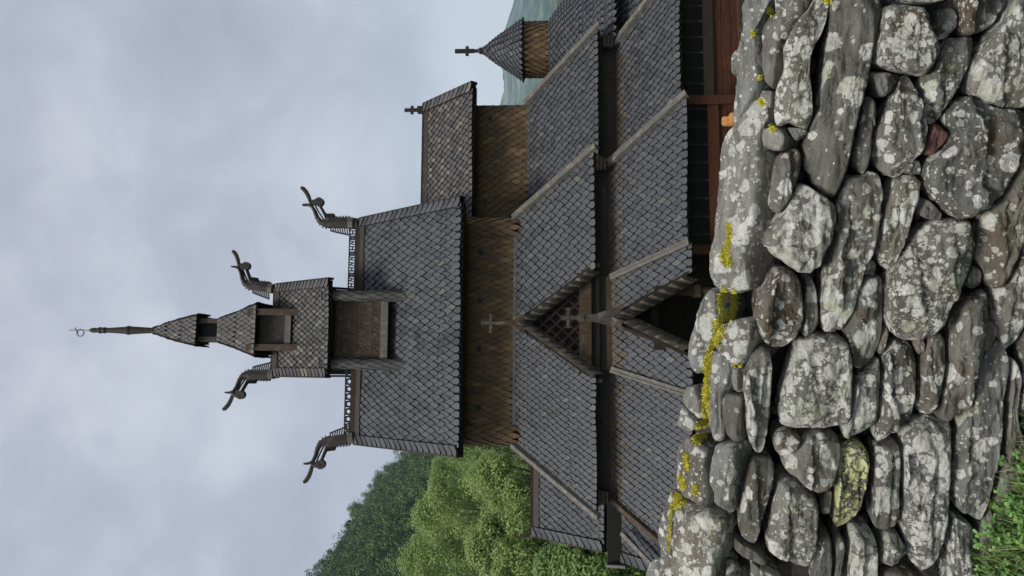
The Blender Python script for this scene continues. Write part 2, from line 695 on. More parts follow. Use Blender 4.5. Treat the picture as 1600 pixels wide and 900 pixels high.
chancel_wall = part(mb, 'chancel_wall')
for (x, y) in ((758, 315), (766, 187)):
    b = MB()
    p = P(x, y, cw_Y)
    b.tube([p + V((0, -.07, 0)), p + V((0, .04, 0))], .06, 'tar', 14)  # dark plug again, coloured as the shade inside the hole
    part(b, 'hole_shade_plug', chancel_wall)

# ---- aisle roof of the nave with its gable cut out
dg_Y = a_eY + .02
dap = P(806, 505, dg_Y)
dl, dr = P(936, 597, dg_Y), P(932, 412, dg_Y)


def on_aisle(x, z):
    t = (z - a_ez) / (a_tz - a_ez)
    return V((x, a_eY + (w_Y - a_eY) * t, z))


mb = MB()
A, B, C, D = V((a_x0, a_eY, a_ez)), V((a_x1, a_eY, a_ez)), V((w_x1, w_Y, a_tz)), V((w_x0, w_Y, a_tz))
cut_b0, cut_b1 = V((dl.x + .12, a_eY, a_ez)), V((dr.x - .12, a_eY, a_ez))
apx = on_aisle(dap.x, a_tz)
west, east = (A, cut_b0, apx, D), (cut_b1, B, C, apx)
a_n = roof(mb, [west], .165, .135, mat='shingle', over=.06)
roof(mb, [east], .225, .14, mat='shingle', frame=(A, B, C), over=.06)
# hipped ends and north slope
for q in ((V((a_x0, 2 * YR - a_eY, a_ez)), A, D, mirror(D)), (B, V((a_x1, 2 * YR - a_eY, a_ez)), mirror(C), C), (mirror(B), mirror(A), mirror(D), mirror(C))):
    nn = (V(q[1]) - V(q[0])).cross(V(q[2]) - V(q[0])).normalized()
    mb.plate([V(p) - nn * .03 for p in q], .06, 'shingle', nn)
aisle_roof = part(mb, 'aisle_roof')
# a flashing row of cut shingles where the east half meets the wall
b = MB()
S_up = lambda u, v, h: V((apx.x + u, w_Y - .10 - v * .0 - h, a_tz - .12 + v))
b.beam(D - Y_ * .05 + Z * .02, C - Y_ * .05 + Z * .02, .12, .05, 'board', Y_)
part(b, 'flashing_board', aisle_roof)
hipn = (a_n + V((0, 0, .4))).normalized()


def hip_board(parent, a, b_, n, w=.15, h=.10, mat='board'):
    q = MB()
    q.beam(V(a) + n * .10, V(b_) + n * .10, w, .06, mat, n)
    d = (V(b_) - V(a)).normalized()
    sd = d.cross(n).normalized()
    q.beam(V(a) + n * .05 + sd * w * .42, V(b_) + n * .05 + sd * w * .42, .035, .12, mat, n)
    q.beam(V(a) + n * .05 - sd * w * .42, V(b_) + n * .05 - sd * w * .42, .035, .12, mat, n)
    return part(q, 'hip_board', parent)


hip_board(aisle_roof, D + V((-.03, .0, .06)), A + (A - D).normalized() * .1, (a_n - X * .6).normalized())
hip_board(aisle_roof, C + V((.03, .0, .06)), B + (B - C).normalized() * .08, (a_n + X * .45).normalized(), .2)

# aisle wall (nave and chancel) down to the ground
mb = MB()
mb.lohi((aw_x0, aw_Y, GZ), (aw_x1, 2 * YR - aw_Y, a_ez + .12), 'dark_wood')
mb.lohi((aw_x0 + .2, a_eY + .14, a_ez - .1), (aw_x1 - .2, aw_Y + .02, a_ez + .0), 'tar')
aisle_wall = part(mb, 'aisle_wall')
for xx in (aw_x0, aw_x1):
    b = MB()
    b.lohi((xx - .12, aw_Y - .12, GZ), (xx + .12, aw_Y + .15, a_ez), 'tar')
    for k in range(3):
        b.box((xx, aw_Y - .18, g_tz + .2 + k * .09), (.3 + .04 * k, .28 + .05 * k, .075), 'dark_wood')
    part(b, 'corner_post', aisle_wall)

# ---- chancel aisle roof
mb = MB()
A2, B2, C2, D2 = V((a_x1 - .9, ca_eY, ca_ez)), V((ca_x1, ca_eY, ca_ez)), V((cw_x1, cw_Y, ca_tz)), V((w_x1 - .1, cw_Y, ca_tz))
A2.x = D2.x
ca_n = roof(mb, [(A2, B2, C2, D2)], .2, .13, mat='shingle', over=.06)
mb.plate([B2, mirror(B2), mirror(C2), C2], .06, 'shingle', X + Z)
mb.plate([mirror(p) for p in (A2, B2, C2, D2)], .06, 'shingle', V((0, .7, .7)))
caisle = part(mb, 'chancel_aisle_roof')
hip_board(caisle, C2 + V((.0, .0, .08)), B2 + (B2 - C2).normalized() * .1, (ca_n + X * .45).normalized(), .2)
mb = MB()
mb.lohi((aw_x1 - .3, caw_Y, GZ), (caw_x1, 2 * YR - caw_Y, ca_ez + .15), 'dark_wood')
mb.lohi((aw_x1, ca_eY + .12, ca_ez - .1), (caw_x1 + .1, caw_Y + .02, ca_ez + .0), 'tar')
caw = part(mb, 'chancel_aisle_wall')
b = MB()
b.lohi((caw_x1 - .13, caw_Y - .13, GZ), (caw_x1 + .13, caw_Y + .13, ca_ez), 'tar')
for k in range(3):
    b.box((caw_x1, caw_Y - .14, cg_tz + .2 + k * .09), (.3, .26 + .05 * k, .075), 'dark_wood')
part(b, 'corner_post', caw)

# ---- south gable on the aisle roof
gable = empty('aisle_gable', (0, 0, 0))


def partgroup(name):
    e = empty(name)
    e.parent = church
    e.matrix_parent_inverse = Matrix.Translation(-V(church.location))
    return e


bpy.data.objects.remove(gable)


def rope_rake(mb, top, bot, w, step, mat='carved', side=1):
    """twisted, leaf-like boards up a gable edge, facing south"""
    top, bot = V(top), V(bot)
    d = (top - bot)
    Lt = d.length
    d.normalize()
    inn = V((-d.z, 0, d.x)) * (-side)
    if inn.z > 0:
        inn = -inn
    n = -Y_
    mb.beam(bot - inn * .015 + Y_ * .10, top - inn * .015 + Y_ * .10, .2, .06, 'dark_wood', inn)
    v, k = 0.0, 0
    while v < Lt - step * 1.5:
        ln = step * 1.9
        pts = []
        for i in range(7):
            t = i / 6
            pts.append((w * (.0 + 1.0 * t), -step * .9 * (t ** 1.6), .05 * math.sin(math.pi * t) + .03 * (1 - t)))
        row0 = [bot + inn * a + d * (v + b_ + step * 1.0) + n * (c_ + .02) for a, b_, c_ in pts]
        row1 = [bot + inn * (a * .94 + .01) + d * (v + b_ + step * 1.0 + step * .62) + n * (c_ * 1.9 + .10) for a, b_, c_ in pts]
        row2 = [bot + inn * (a * .94 + .01) + d * (v + b_ + step * 1.0 + ln * .62) + n * (c_ * .5 - .07) for a, b_, c_ in pts]
        vs = row0 + row1 + row2
        fs = []
        for i in range(6):
            fs += [(i, i + 1, 7 + i + 1, 7 + i), (7 + i, 7 + i + 1, 14 + i + 1, 14 + i)]
        mb.add(vs, fs, mat)
        v += step


g = partgroup('aisle_gable')
b = MB()
b.plate([V((dl.x + .1, dg_Y + .34, a_ez + .0)), V((dr.x - .1, dg_Y + .34, a_ez)), V((dap.x, dg_Y + .34, a_tz - .1))], .06, 'tar', Y_)
part(b, 'back_panel', g)
# gable roof planes running back to the clerestory
b = MB()
for foot, s in ((dl, -1), (dr, 1)):
    nn = V((-(dap.z - foot.z) * s * -1, 0, abs(foot.x - dap.x))).normalized()
    b.plate([foot + Y_ * .06, dap + Y_ * .06, V((dap.x, w_Y - .1, dap.z)), V((foot.x, a_eY + .35, foot.z))], .05, 'dark_wood', nn)
part(b, 'gable_roof', g)
for foot, s in ((dl, 1), (dr, -1)):
    b = MB()
    rope_rake(b, dap, foot, .24, .235, side=s)
    b.box(foot + V((s * .04, .07, -.03)), (.1, .16, .1), 'carved')
    part(b, 'rake_board', g)
b = MB()
zb = P(912, 500, dg_Y).z
lx0, lx1, hh = dl.x + .1, dr.x - .1, dap.z - .25


def inside(x, z):
    t = (z - zb) / (hh - zb)
    c0, c1 = lx0 + (dap.x - lx0) * t * .93, lx1 + (dap.x - lx1) * t * .93
    return c0 < x < c1 and z > zb


for s in (-1, 1):
    for k in range(-9, 10):
        pts = []
        for i in range(60):
            z = zb + (hh - zb) * i / 59
            x = dap.x + k * .30 + s * (z - zb) * .95 - s * .06
            if inside(x, z):
                pts.append((x, z))
        if len(pts) > 4:
            b.beam((pts[0][0], dg_Y + .17 + .012 * s, pts[0][1]), (pts[-1][0], dg_Y + .17 + .012 * s, pts[-1][1]), .05, .035, 'dark_wood', Y_)
part(b, 'lattice', g)
b = MB()
p0, p1 = P(905, 500, dg_Y + .1).z, P(924, 500, dg_Y + .1).z
b.lohi((dl.x + .28, dg_Y + .05, p1), (dr.x - .28, dg_Y + .2, p0), 'brown_wood')
part(b, 'tie_beam', g)
b = MB()
b.lohi((dl.x + .3, dg_Y + .22, g_tz - .1), (dr.x - .3, dg_Y + .30, p1 + .05), 'dark_wood')
b.lohi((dl.x + .32, dg_Y + .08, P(957, 500, dg_Y).z), (dr.x - .32, dg_Y + .2, P(949, 500, dg_Y).z), 'brown_wood')
part(b, 'apron_board', g)
b = MB()
ap = dap + V((0, -.03, .0))
b.plate([ap + V((-.26, 0, -.26)), ap + V((-.06, 0, -.2)), ap + V((0, 0, -.28)), ap + V((.06, 0, -.2)), ap + V((.26, 0, -.26)), ap + V((.07, 0, .06)), ap + V((.045, 0, .22)), ap + V((-.045, 0, .22)), ap + V((-.07, 0, .06))], .16, 'brown_wood', Y_)
cb = P(790, 503, dg_Y - .03)
b.box((ap.x, dg_Y - .03, ap.z + .24), (.13, .13, .05), 'carved')
cross(b, (ap.x, dg_Y - .03, ap.z + .24), P(752, 503, dg_Y - .03).z - ap.z - .24, .48, .075, 'carved')
part(b, 'gable_cross', g)

# ---- gallery roof (lowest) with its projecting porch bay
mb = MB()
bay = .30
pl_t, pr_t = P(950, 577, aw_Y - bay).x, P(948, 434, aw_Y - bay).x
pl_b, pr_b = P(1082, 617, g_eY - bay).x, P(1077, 379, g_eY - bay).x
A3, B3, C3, D3 = V((g_x0, g_eY, g_ez)), V((g_x1, g_eY, g_ez)), V((aw_x1, aw_Y, g_tz)), V((aw_x0, aw_Y, g_tz))
qb0, qb1, qt0, qt1 = V((pl_b + .25, g_eY, g_ez)), V((pr_b - .25, g_eY, g_ez)), V((pl_t + .2, aw_Y, g_tz)), V((pr_t - .2, aw_Y, g_tz))
g_n = roof(mb, [(A3, qb0, qt0, D3)], .17, .135, mat='shingle', brown=2, over=.06)
roof(mb, [(qb1, B3, C3, qt1)], .21, .14, mat='shingle', brown=2, frame=(A3, B3, C3), over=.06)
for q in ((mirror(A3), A3, D3, mirror(D3)), (B3, mirror(B3), mirror(C3), C3), (mirror(B3), mirror(A3), mirror(D3), mirror(C3))):
    nn = (V(q[1]) - V(q[0])).cross(V(q[2]) - V(q[0])).normalized()
    mb.plate([V(p) - nn * .03 for p in q], .06, 'shingle', nn)
gallery_roof = part(mb, 'gallery_roof')
hip_board(gallery_roof, D3 + V((-.03, 0, .05)), A3, (g_n - X * .6).normalized(), .16, mat='brown_wood')
hip_board(gallery_roof, C3 + V((.03, 0, .05)), B3 + (B3 - C3).normalized() * .05, (g_n + X * .45).normalized(), .2)
for fx0, fx1 in ((aw_x0, pl_t), (pr_t, aw_x1)):
    b = MB()
    b.lohi((fx0, aw_Y - .07, g_tz - .03), (fx1, aw_Y, g_tz + .07), 'brown_wood')
    part(b, 'flashing_board', gallery_roof)

porch = partgroup('south_porch')
pf_Y = g_eY - bay - .02                      # porch front plane
pap = P(957, 497, pf_Y)
pfl, pfr = P(1083, 557, pf_Y), P(1086, 421, pf_Y)
bt0, bt1 = V((pl_t, aw_Y - bay, g_tz)), V((pr_t, aw_Y - bay, g_tz))
bb0, bb1 = V((pl_b, g_eY - bay, g_ez)), V((pr_b, g_eY - bay, g_ez))


def on_bay(x, z):
    t = (z - g_ez) / (g_tz - g_ez)
    return V((x, g_eY - bay + (aw_Y - g_eY) * t, z))


mb = MB()
za = pap.z + .12
apb = on_bay(pap.x, min(za, g_tz))
lo0, lo1 = V((pfl.x + .06, g_eY - bay, g_ez)), V((pfr.x - .06, g_eY - bay, g_ez))
roof(mb, [(bb0, lo0, apb, bt0)], .20, .15, mat='shingle', brown=2, over=.06, frame=(bb0, bb1, bt1))
roof(mb, [(lo1, bb1, bt1, apb)], .20, .15, mat='shingle', brown=2, over=.06, frame=(bb0, bb1, bt1))
# cheeks between the bay and the main roof
mb.plate([bb0, bt0, bt0 + Y_ * bay, bb0 + Y_ * bay], .04, 'dark_wood', X)
mb.plate([bb1, bt1, bt1 + Y_ * bay, bb1 + Y_ * bay], .04, 'dark_wood', X)
part(mb, 'porch_roof', porch)
for a, b_ in ((bt0, bb0), (bt1, bb1)):
    q = MB()
    q.beam(a + g_n * .1, b_ + g_n * .1, .15, .09, 'board', g_n)
    q.beam(a + g_n * .15 + X * (.05 if a is bt1 else -.05), b_ + g_n * .15 + X * (.05 if a is bt1 else -.05), .05, .05, 'board', g_n)
    part(q, 'hip_board', porch)
for foot, s in ((pfl, 1), (pfr, -1)):
    b = MB()
    rope_rake(b, pap + V((0, -.02, .06)), foot + V((0, -.02, 0)), .26, .26, side=s)
    nn = V((-(pap.z - foot.z) * (1 if s > 0 else -1), 0, abs(foot.x - pap.x))).normalized()
    b.plate([foot + V((0, .06, .02)), pap + V((0, .06, .04)), V((pap.x, aw_Y - .1, pap.z + .04)), V((foot.x, g_eY + .3, foot.z + .02))], .05, 'dark_wood', nn)
    part(b, 'rake_board', porch)
b = MB()
ap = V((pap.x, pf_Y - .04, pap.z))
zt = P(905, 497, pf_Y).z
b.plate([ap + V((-.30, 0, -.30)), ap + V((-.15, 0, -.18)), ap + V((0, 0, -.40)), ap + V((.15, 0, -.18)), ap + V((.36, 0, -.30)), ap + V((.19, 0, .1)), ap + V((.1, 0, .36)), V((ap.x + .06, ap.y, zt - .1)),
         V((ap.x - .06, ap.y, zt - .1)), ap + V((-.1, 0, .36)), ap + V((-.17, 0, .1))], .15, 'carved', Y_)
b.box((ap.x, ap.y, zt - .09), (.17, .2, .05), 'carved')
b.box((ap.x, ap.y, zt - .02), (.13, .15, .1), 'carved')
cross(b, (ap.x, ap.y, zt), P(877, 494, pf_Y).z - zt, .48, .075, 'carved')
part(b, 'finial_cross', porch)
# porch posts, capitals and the arched brackets inside
for (x, y) in ((1085, 455), (1085, 540)):
    b = MB()
    p = P(x, y, pf_Y + .5)
    b.tube([(p.x, p.y, GZ), (p.x, p.y, p.z + .35)], .11, 'brown_wood', 14)
    b.lohi((p.x - .15, p.y - .15, p.z - .12), (p.x + .15, p.y + .15, p.z + .02), 'brown_wood')
    b.lohi((p.x - .11, p.y - .11, p.z + .02), (p.x + .11, p.y + .11, p.z + .95), 'dark_wood')
    part(b, 'porch_post', porch)
b = MB()
p0, p1 = P(1040, 445, pf_Y + .5), P(1040, 548, pf_Y + .5)
arc = []
for k in range(9):
    t = math.pi * k / 8
    arc.append(V(((p0.x + p1.x) / 2 + math.cos(t) * (p0.x - p1.x) / 2, p0.y, p0.z - .25 + math.sin(t) * .55)))
for i in range(8):
    b.beam(arc[i], arc[i + 1], .16, .14, 'tar', Y_)
part(b, 'arch_bracket', porch)
b = MB()
q = P(1100, 500, aw_Y - .03)
b.lohi((q.x - .55, aw_Y - .10, GZ), (q.x + .55, aw_Y - .03, GZ + 2.0), 'tar')
for s in (-1, 1):
    b.lohi((q.x + s * .66 - .11, aw_Y - .16, GZ), (q.x + s * .66 + .11, aw_Y - .01, GZ + 2.15), 'dark_wood')
part(b, 'portal_door', porch)

# ---- chancel gallery roof
mb = MB()
A4, B4, C4, D4 = V((aw_x1 - .2, cg_eY, cg_ez)), V((cg_x1, cg_eY, cg_ez)), V((caw_x1, caw_Y, cg_tz)), V((aw_x1 - .2, caw_Y, cg_tz))
cg_n = roof(mb, [(A4, B4, C4, D4)], .19, .13, mat='shingle', brown=1.6, over=.06)
mb.plate([B4, mirror(B4), mirror(C4), C4], .06, 'shingle', X + Z)
cgal = part(mb, 'chancel_gallery_roof')
hip_board(cgal, C4 + V((.0, .0, .06)), B4, (cg_n + X * .45).normalized(), .2, mat='board')
b = MB()
b.lohi((aw_x1, caw_Y - .06, cg_tz - .03), (caw_x1, caw_Y - .0, cg_tz + .06), 'brown_wood')
part(b, 'flashing_board', cgal)

# ---- gallery walls: rail, panels, posts, balusters
gallery = partgroup('gallery_wall')


def gallery_wall(x0, x1, yw, z_rail_t, z_rail_b, z_eave, z_low, sp, mrail, mpanel):
    b = MB()
    b.lohi((x0, yw - .06, z_rail_b), (x1, yw + .08, z_rail_t), mrail)
    part(b, 'rail', gallery)
    b = MB()
    b.lohi((x0, yw + .0, GZ), (x1, yw + .05, z_rail_b - .003), mpanel)
    k, z = 0, z_rail_b - .22
    while z > GZ:
        b.lohi((x0, yw - .006, z), (x1, yw + .01, z + .012), 'tar')
        z -= .21 + .05 * rnd.random()
    part(b, 'panel', gallery)
    b = MB()
    b.lohi((x0, yw - .05, z_eave - .05), (x1, yw + .08, z_eave + .1), 'tar')
    part(b, 'eave_beam', gallery)
    x = x0 + sp * .5
    while x < x1:
        b = MB()
        h = z_eave - .05 - z_rail_t
        b.lathe((x, yw + .0, z_rail_t), [(.035, 0), (.035, .06), (.02, .09), (.028, h * .4), (.02, h * .75), (.045, h * .86), (.06, h)], 'dark_wood', 10)
        part(b, 'baluster', gallery)
        x += sp
    b = MB()
    b.lohi((x0, yw + .3, GZ), (x1, yw + .34, z_eave), 'tar')  # dark sheet added to stand for the shade inside the gallery
    part(b, 'shade_backing', gallery)


gw_Y = g_eY + .28
z1 = P(1108, 300, gw_Y).z
z2 = P(1125, 300, gw_Y).z
gx1 = P(1110, 165, gw_Y).x
gx0 = P(1110, 381, gw_Y).x
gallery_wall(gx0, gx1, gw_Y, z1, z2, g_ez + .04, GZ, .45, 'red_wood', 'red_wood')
gxl1, gxl0 = P(1110, 615, gw_Y).x, g_x0 + .3
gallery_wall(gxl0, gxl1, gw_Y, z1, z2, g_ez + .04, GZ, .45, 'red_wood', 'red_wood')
for yy in (158, 391):
    b = MB()
    x = P(1110, yy, gw_Y).x
    b.lohi((x - .11, gw_Y - .12, GZ), (x + .11, gw_Y + .1, g_ez + .15), 'red_wood')
    part(b, 'post', gallery)
cgw_Y = cg_eY + .28
zc1, zc2 = P(1099, 80, cgw_Y).z, P(1114, 80, cgw_Y).z
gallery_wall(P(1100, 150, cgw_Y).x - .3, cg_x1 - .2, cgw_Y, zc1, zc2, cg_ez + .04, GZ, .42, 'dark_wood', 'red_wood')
b = MB()
zl0, zl1 = P(1168, 60, cgw_Y).z, P(1153, 60, cgw_Y).z
b.lohi((P(1150, 148, cgw_Y).x, cgw_Y - .1, zl0), (cg_x1 - .2, cgw_Y + .0, zl1), 'brown_wood')
part(b, 'sill_beam', gallery)

# ---- west porch roofs (upper and lower), beyond the hip
wp_rz = P(835, 775, YR).z
wp_x0 = P(835, 833, YR).x
wp_eY = 21.4
wp_ez = P(945, 840, wp_eY).z
wo, wn = gable_roof('west_porch_roof', wp_x0, w_x0 - .3, wp_rz, wp_ez, wp_eY, .19, .17, 'shingle', rk1=False, ridge=.12)
b = MB()
q = V((wp_x0 - .02, YR, wp_rz + .1))
b.tube([q + V((.05, 0, 0)), q + V((-.05, 0, .16)), q + V((-.12, 0, .36))], [.09, .07, .03], 'dark_wood', 8)
part(b, 'ridge_finial', wo)
b = MB()
b.lohi((wp_x0 + .35, wp_eY + .45, GZ), (aw_x0 + .3, 2 * YR - wp_eY - .45, wp_ez + .3), 'tar')
b.lohi((P(960, 880, 21.2).x + .15, 21.2, GZ), (aw_x0, 21.3, P(955, 850, 21.2).z), 'dark_wood')
part(b, 'west_porch_wall')
# lower west roof
mb = MB()
ly = 21.15
zt_ = P(974, 850, ly).z
zb_ = g_ez
xa = P(968, 878, ly).x
A5, B5, C5, D5 = V((xa - .1, 19.6, zb_)), V((aw_x0 + .4, 19.6, zb_)), V((aw_x0 + .4, ly, zt_)), V((xa, ly, zt_))
wl_n = roof(mb, [(A5, B5, C5, D5)], .2, .14, mat='shingle', brown=1, over=.05)
rake(mb, D5 + wl_n * .07, A5 + wl_n * .07, X, wl_n, .28, .25, 'shingle')
wl = part(mb, 'west_gallery_roof')
b = MB()
b.beam(P(975, 832, ly - .4) + wl_n * .1, P(1025, 884, 19.9) + wl_n * .1, .12, .06, 'board', wl_n)
part(b, 'hip_board', wl)
b = MB()
b.lohi((xa - .1, ly + .02, zt_ - .25), (aw_x0, ly + .14, zt_ + .42), 'tar')
part(b, 'gable_board', wl)
b = MB()
b.beam(V((xa - .1, ly + .0, zt_ + .45)), V((xa - .06, ly - .25, zt_ - .05)), .16, .07, 'board', -X)
part(b, 'end_board', wl)

# ---- ridge tower
tower = partgroup('ridge_tower')
tw_Y = 21.95
tx0, tx1 = P(560, 570, tw_Y).x, P(560, 462, tw_Y).x
tz1 = P(512, 515, tw_Y).z + .2


def roof_z(y):
    return n_ez + (n_rz - n_ez) * (y - n_eY) / (YR - n_eY)


b = MB()
tzb = P(606, 515, tw_Y).z
b.lohi((tx0, tw_Y, tzb), (tx1, 2 * YR - tw_Y, tz1), 'brown_wood')
for k in range(1, 4):
    z = tzb + (tz1 - tzb) * k / 4.4
    b.lohi((tx0, tw_Y - .004, z), (tx1, tw_Y + .02, z + .012), 'tar')
# pierced ornament: clustered leaf-like holes on the boards
for cx in (-.32, .0, .34):
    for row in (0, 1):
        for k in range(9):
            a = k * 2.4
            r = .04 + .045 * math.sqrt(k)
            px, pz = (tx0 + tx1) / 2 + cx * 1.5 + r * math.cos(a), tzb + .32 + row * .42 + r * .8 * math.sin(a)
            if tx0 + .12 < px < tx1 - .12:
                th = rnd.random() * 3
                b.tube([V((px - .022 * math.cos(th), tw_Y - .006, pz - .022 * math.sin(th))), V((px + .022 * math.cos(th), tw_Y - .006, pz + .022 * math.sin(th)))], .013, 'tar', 6)
part(b, 'tower_wall', tower)
b = MB()
b.lohi((tx0 - .05, tw_Y - .13, tzb - .02), (tx1 + .05, tw_Y - .01, tzb + .19), 'board')
part(b, 'sill_beam', tower)
for xx in (tx0 + .02, tx1 - .02):
    b = MB()
    yb = tw_Y - .30
    z0 = roof_z(yb - .1)
    round_field(b, (xx, yb + .18, 0), [(.13, z0 - .1), (.145, z0 + .25), (.13, tz1 - .05)], .115, .2, mat='shingle_old', tip='point', lift=.02, thick=.012)
    part(b, 'tower_post', tower)
tr_x0, tr_x1 = P(430, 585, YR).x, P(430, 447, YR).x
tr_rz, tr_eY = P(431, 515, YR).z, 21.62
tr_ez = P(515, 515, tr_eY).z
mb = MB()
A6, B6, C6, D6 = V((tr_x0, tr_eY, tr_ez)), V((tr_x1, tr_eY, tr_ez)), V((tr_x1, YR, tr_rz)), V((tr_x0, YR, tr_rz))
t_n = roof(mb, [(A6, B6, C6, D6)], .165, .15, mat='shingle_old', over=.05)
mb.plate([mirror(p) - V((0, -t_n.y, t_n.z)) * .03 for p in (A6, B6, C6, D6)], .06, 'shingle_old', V((0, -t_n.y, t_n.z)))
for xx, inn in ((tr_x0, X), (tr_x1, -X)):
    ins = -inn * .05
    rake(mb, V((xx, YR, tr_rz)) + t_n * .07 + ins, V((xx, tr_eY, tr_ez)) + t_n * .07 + ins, inn, t_n, .25, .17, 'shingle_old')
    mb.beam(V((xx, YR, tr_rz)) + ins, V((xx, tr_eY, tr_ez)) + ins, .06, .2, 'dark_wood', t_n)
    mb.beam(V((xx, YR, tr_rz)) + ins, mirror((xx, tr_eY, tr_ez)) + ins, .06, .2, 'dark_wood', V((0, -t_n.y, t_n.z)))
    mb.plate([(xx + inn.x * .25, tr_eY + .2, tr_ez + .15), (xx + inn.x * .25, 2 * YR - tr_eY - .2, tr_ez + .15), (xx + inn.x * .25, YR, tr_rz - .1)], .08, 'dark_wood', X)
mb.lohi((tr_x0, YR - .08, tr_rz - .04), (tr_x1, YR + .08, tr_rz + .1), 'dark_wood')
mb.beam(V((tr_x0, YR, tr_rz)) + t_n * .07 - V((0, .08, .1)), V((tr_x1, YR, tr_rz)) + t_n * .07 - V((0, .08, .1)), .24, .05, 'dark_wood', t_n)
mb.lohi((tx0 - .2, tr_eY + .12, tr_ez - .05), (tx1 + .2, tw_Y + .05, tr_ez + .12), 'tar')
part(mb, 'tower_roof', tower)

# ---- upper turret
turret = partgroup('turret')
u_Y = 22.62
ux0, ux1 = P(430, 543, u_Y).x, P(430, 488, u_Y).x
uz0, uz1 = P(457, 515, u_Y).z, P(392, 515, u_Y).z
hwx = (ux1 - ux0) / 2
ucx = (ux0 + ux1) / 2
b = MB()
b.lohi((ux0 + .02, u_Y, uz0 - .05), (ux1 - .02, 2 * YR - u_Y, uz1), 'dark_wood')
for k in range(16):
    a = k * 2.39996
    r = .05 + .055 * math.sqrt(k)
    px, pz = ucx + r * math.cos(a), (uz0 + uz1) / 2 + .08 + r * math.sin(a)
    th = rnd.random() * 3
    b.tube([V((px - .02 * math.cos(th), u_Y - .006, pz - .02 * math.sin(th))), V((px + .02 * math.cos(th), u_Y - .006, pz + .02 * math.sin(th)))], .012, 'tar', 6)
part(b, 'turret_wall', turret)
b = MB()
b.lohi((ux0 + .03, u_Y - .12, uz0 + .02), (ux1 - .03, u_Y - .002, uz0 + .2), 'board')
part(b, 'sill_beam', turret)
for xx in (ux0, ux1):
    b = MB()
    b.lohi((xx - .095, u_Y - .2, uz0 - .22), (xx + .095, u_Y + .06, uz1 + .05), 'brown_wood')
    part(b, 'turret_post', turret)
# pyramid roof
pz0, pz1 = P(398, 515, 22.4).z, P(341, 515, YR - .3).z
pb = (P(398, 473, 22.4).x - P(398, 552, 22.4).x) / 2
pt = (P(341, 500, YR - .35).x - P(341, 533, YR - .35).x) / 2


def pyramid(name, cx, b_, t_, z0, z1, w, e, ncurve, parent, mat='shingle_old', pw=1.15):
    mb = MB()
    prof = []
    for i in range(ncurve + 1):
        t = i / ncurve
        prof.append((t_ + (b_ - t_) * (1 - t) ** pw, z0 + (z1 - z0) * t))
    for i in range(ncurve):
        (r0, za_), (r1, zb2) = prof[i], prof[i + 1]
        for k in range(4):
            ca, sa = round(math.cos(k * math.pi / 2)), round(math.sin(k * math.pi / 2))

            def rot(x, y, z):
                return V((cx + x * ca - y * sa, YR + x * sa + y * ca, z))
            roof(mb, [(rot(-r0, -r0, za_), rot(r0, -r0, za_), rot(r1, -r1, zb2), rot(-r1, -r1, zb2))], w, e, mat=mat, over=.05 if i == 0 else .03, lift=.04, slab=.04)
    return part(mb, name, parent)


pyramid('turret_roof', ucx, pb, pt, pz0, pz1, .15, .14, 2, turret)
# little lantern and its cap
lz0, lz1 = pz1 - .05, P(306, 515, YR - .4).z + .1
b = MB()
lr = (P(320, 499, YR - .35).x - P(320, 535, YR - .35).x) / 2
b.lohi((ucx - lr * .55, YR - lr * .55, lz0), (ucx + lr * .55, YR + lr * .55, lz1), 'tar')
part(b, 'lantern_core', turret)
for sx in (-1, 1):
    for sy in (-1, 1):
        b = MB()
        b.lohi((ucx + sx * lr * .8 - .075, YR + sy * lr * .8 - .075, lz0 - .05), (ucx + sx * lr * .8 + .075, YR + sy * lr * .8 + .075, lz1), 'brown_wood')
        part(b, 'lantern_post', turret)
kz0, kz1 = P(308, 515, YR - .4).z, P(243, 517, YR).z
kb = (P(308, 493, YR - .4).x - P(308, 538, YR - .4).x) / 2
pyramid('lantern_roof', ucx, kb, .05, kz0, kz1, .13, .12, 3, turret, pw=.82)
spire = partgroup('spire')
sx_ = P(200, 518, YR).x
sx_ = ucx


def zz(x):
    return P(x, 518, YR).z


b = MB()
b.lathe((ucx, YR, 0), [(.13, zz(246)), (.13, zz(240)), (.085, zz(238)), (.125, zz(205)), (.14, zz(203)), (.14, zz(199)), (.115, zz(197)), (.075, zz(167)), (.09, zz(166)), (.10, zz(163)), (.085, zz(160)), (.1, zz(158)), (.1, zz(155)), (.07, zz(153)), (.08, zz(147)), (.07, zz(143)), (.02, zz(139))], 'dark_wood', 14)
part(b, 'mast', spire)
b = MB()
b.tube([(ucx, YR, zz(141)), (ucx, YR, zz(108))], .013, 'iron', 6)
b.ring((ucx - .08, YR, zz(126)), .11, .03, .02, 'iron', V((0, 1, 0)))
b.beam((ucx - .1, YR, zz(122)), (ucx + .08, YR, zz(117)), .03, .02, 'iron', Y_)
part(b, 'weather_vane', spire)

# ---- apse roof, drum and cross
apse = partgroup('apse')
ax, ay = P(840, 78, 23.2).x, 23.2
ar = .80
az = lambda x: P(x, 78, 23.2).z
b = MB()
round_field(b, (ax, ay, 0), [(2.75, P(962, 20, 21).z), (1.95, az(900) - .12), (1.3, az(873) - .1), (ar + .02, az(860))], .2, .13, mat='shingle')
part(b, 'apse_roof', apse)
b = MB()
round_field(b, (ax, ay, 0), [(ar, az(862)), (ar, az(815))], .17, .17, mat='shingle_brown', tip='point', lift=.04, thick=.028)
part(b, 'drum', apse)
b = MB()
round_field(b, (ax, ay, 0), [(ar + .1, az(819)), (ar * .80, az(800)), (ar * .46, az(778)), (.05, az(757))], .17, .115, mat='shingle')
part(b, 'cone_roof', apse)
b = MB()
b.lathe((ax, ay, 0), [(.1, az(762)), (.11, az(750)), (.06, az(747)), (.05, az(735))], 'dark_wood', 10)
b.box((ax, ay, az(726)), (.11, .1, az(712) - az(742)), 'dark_wood')
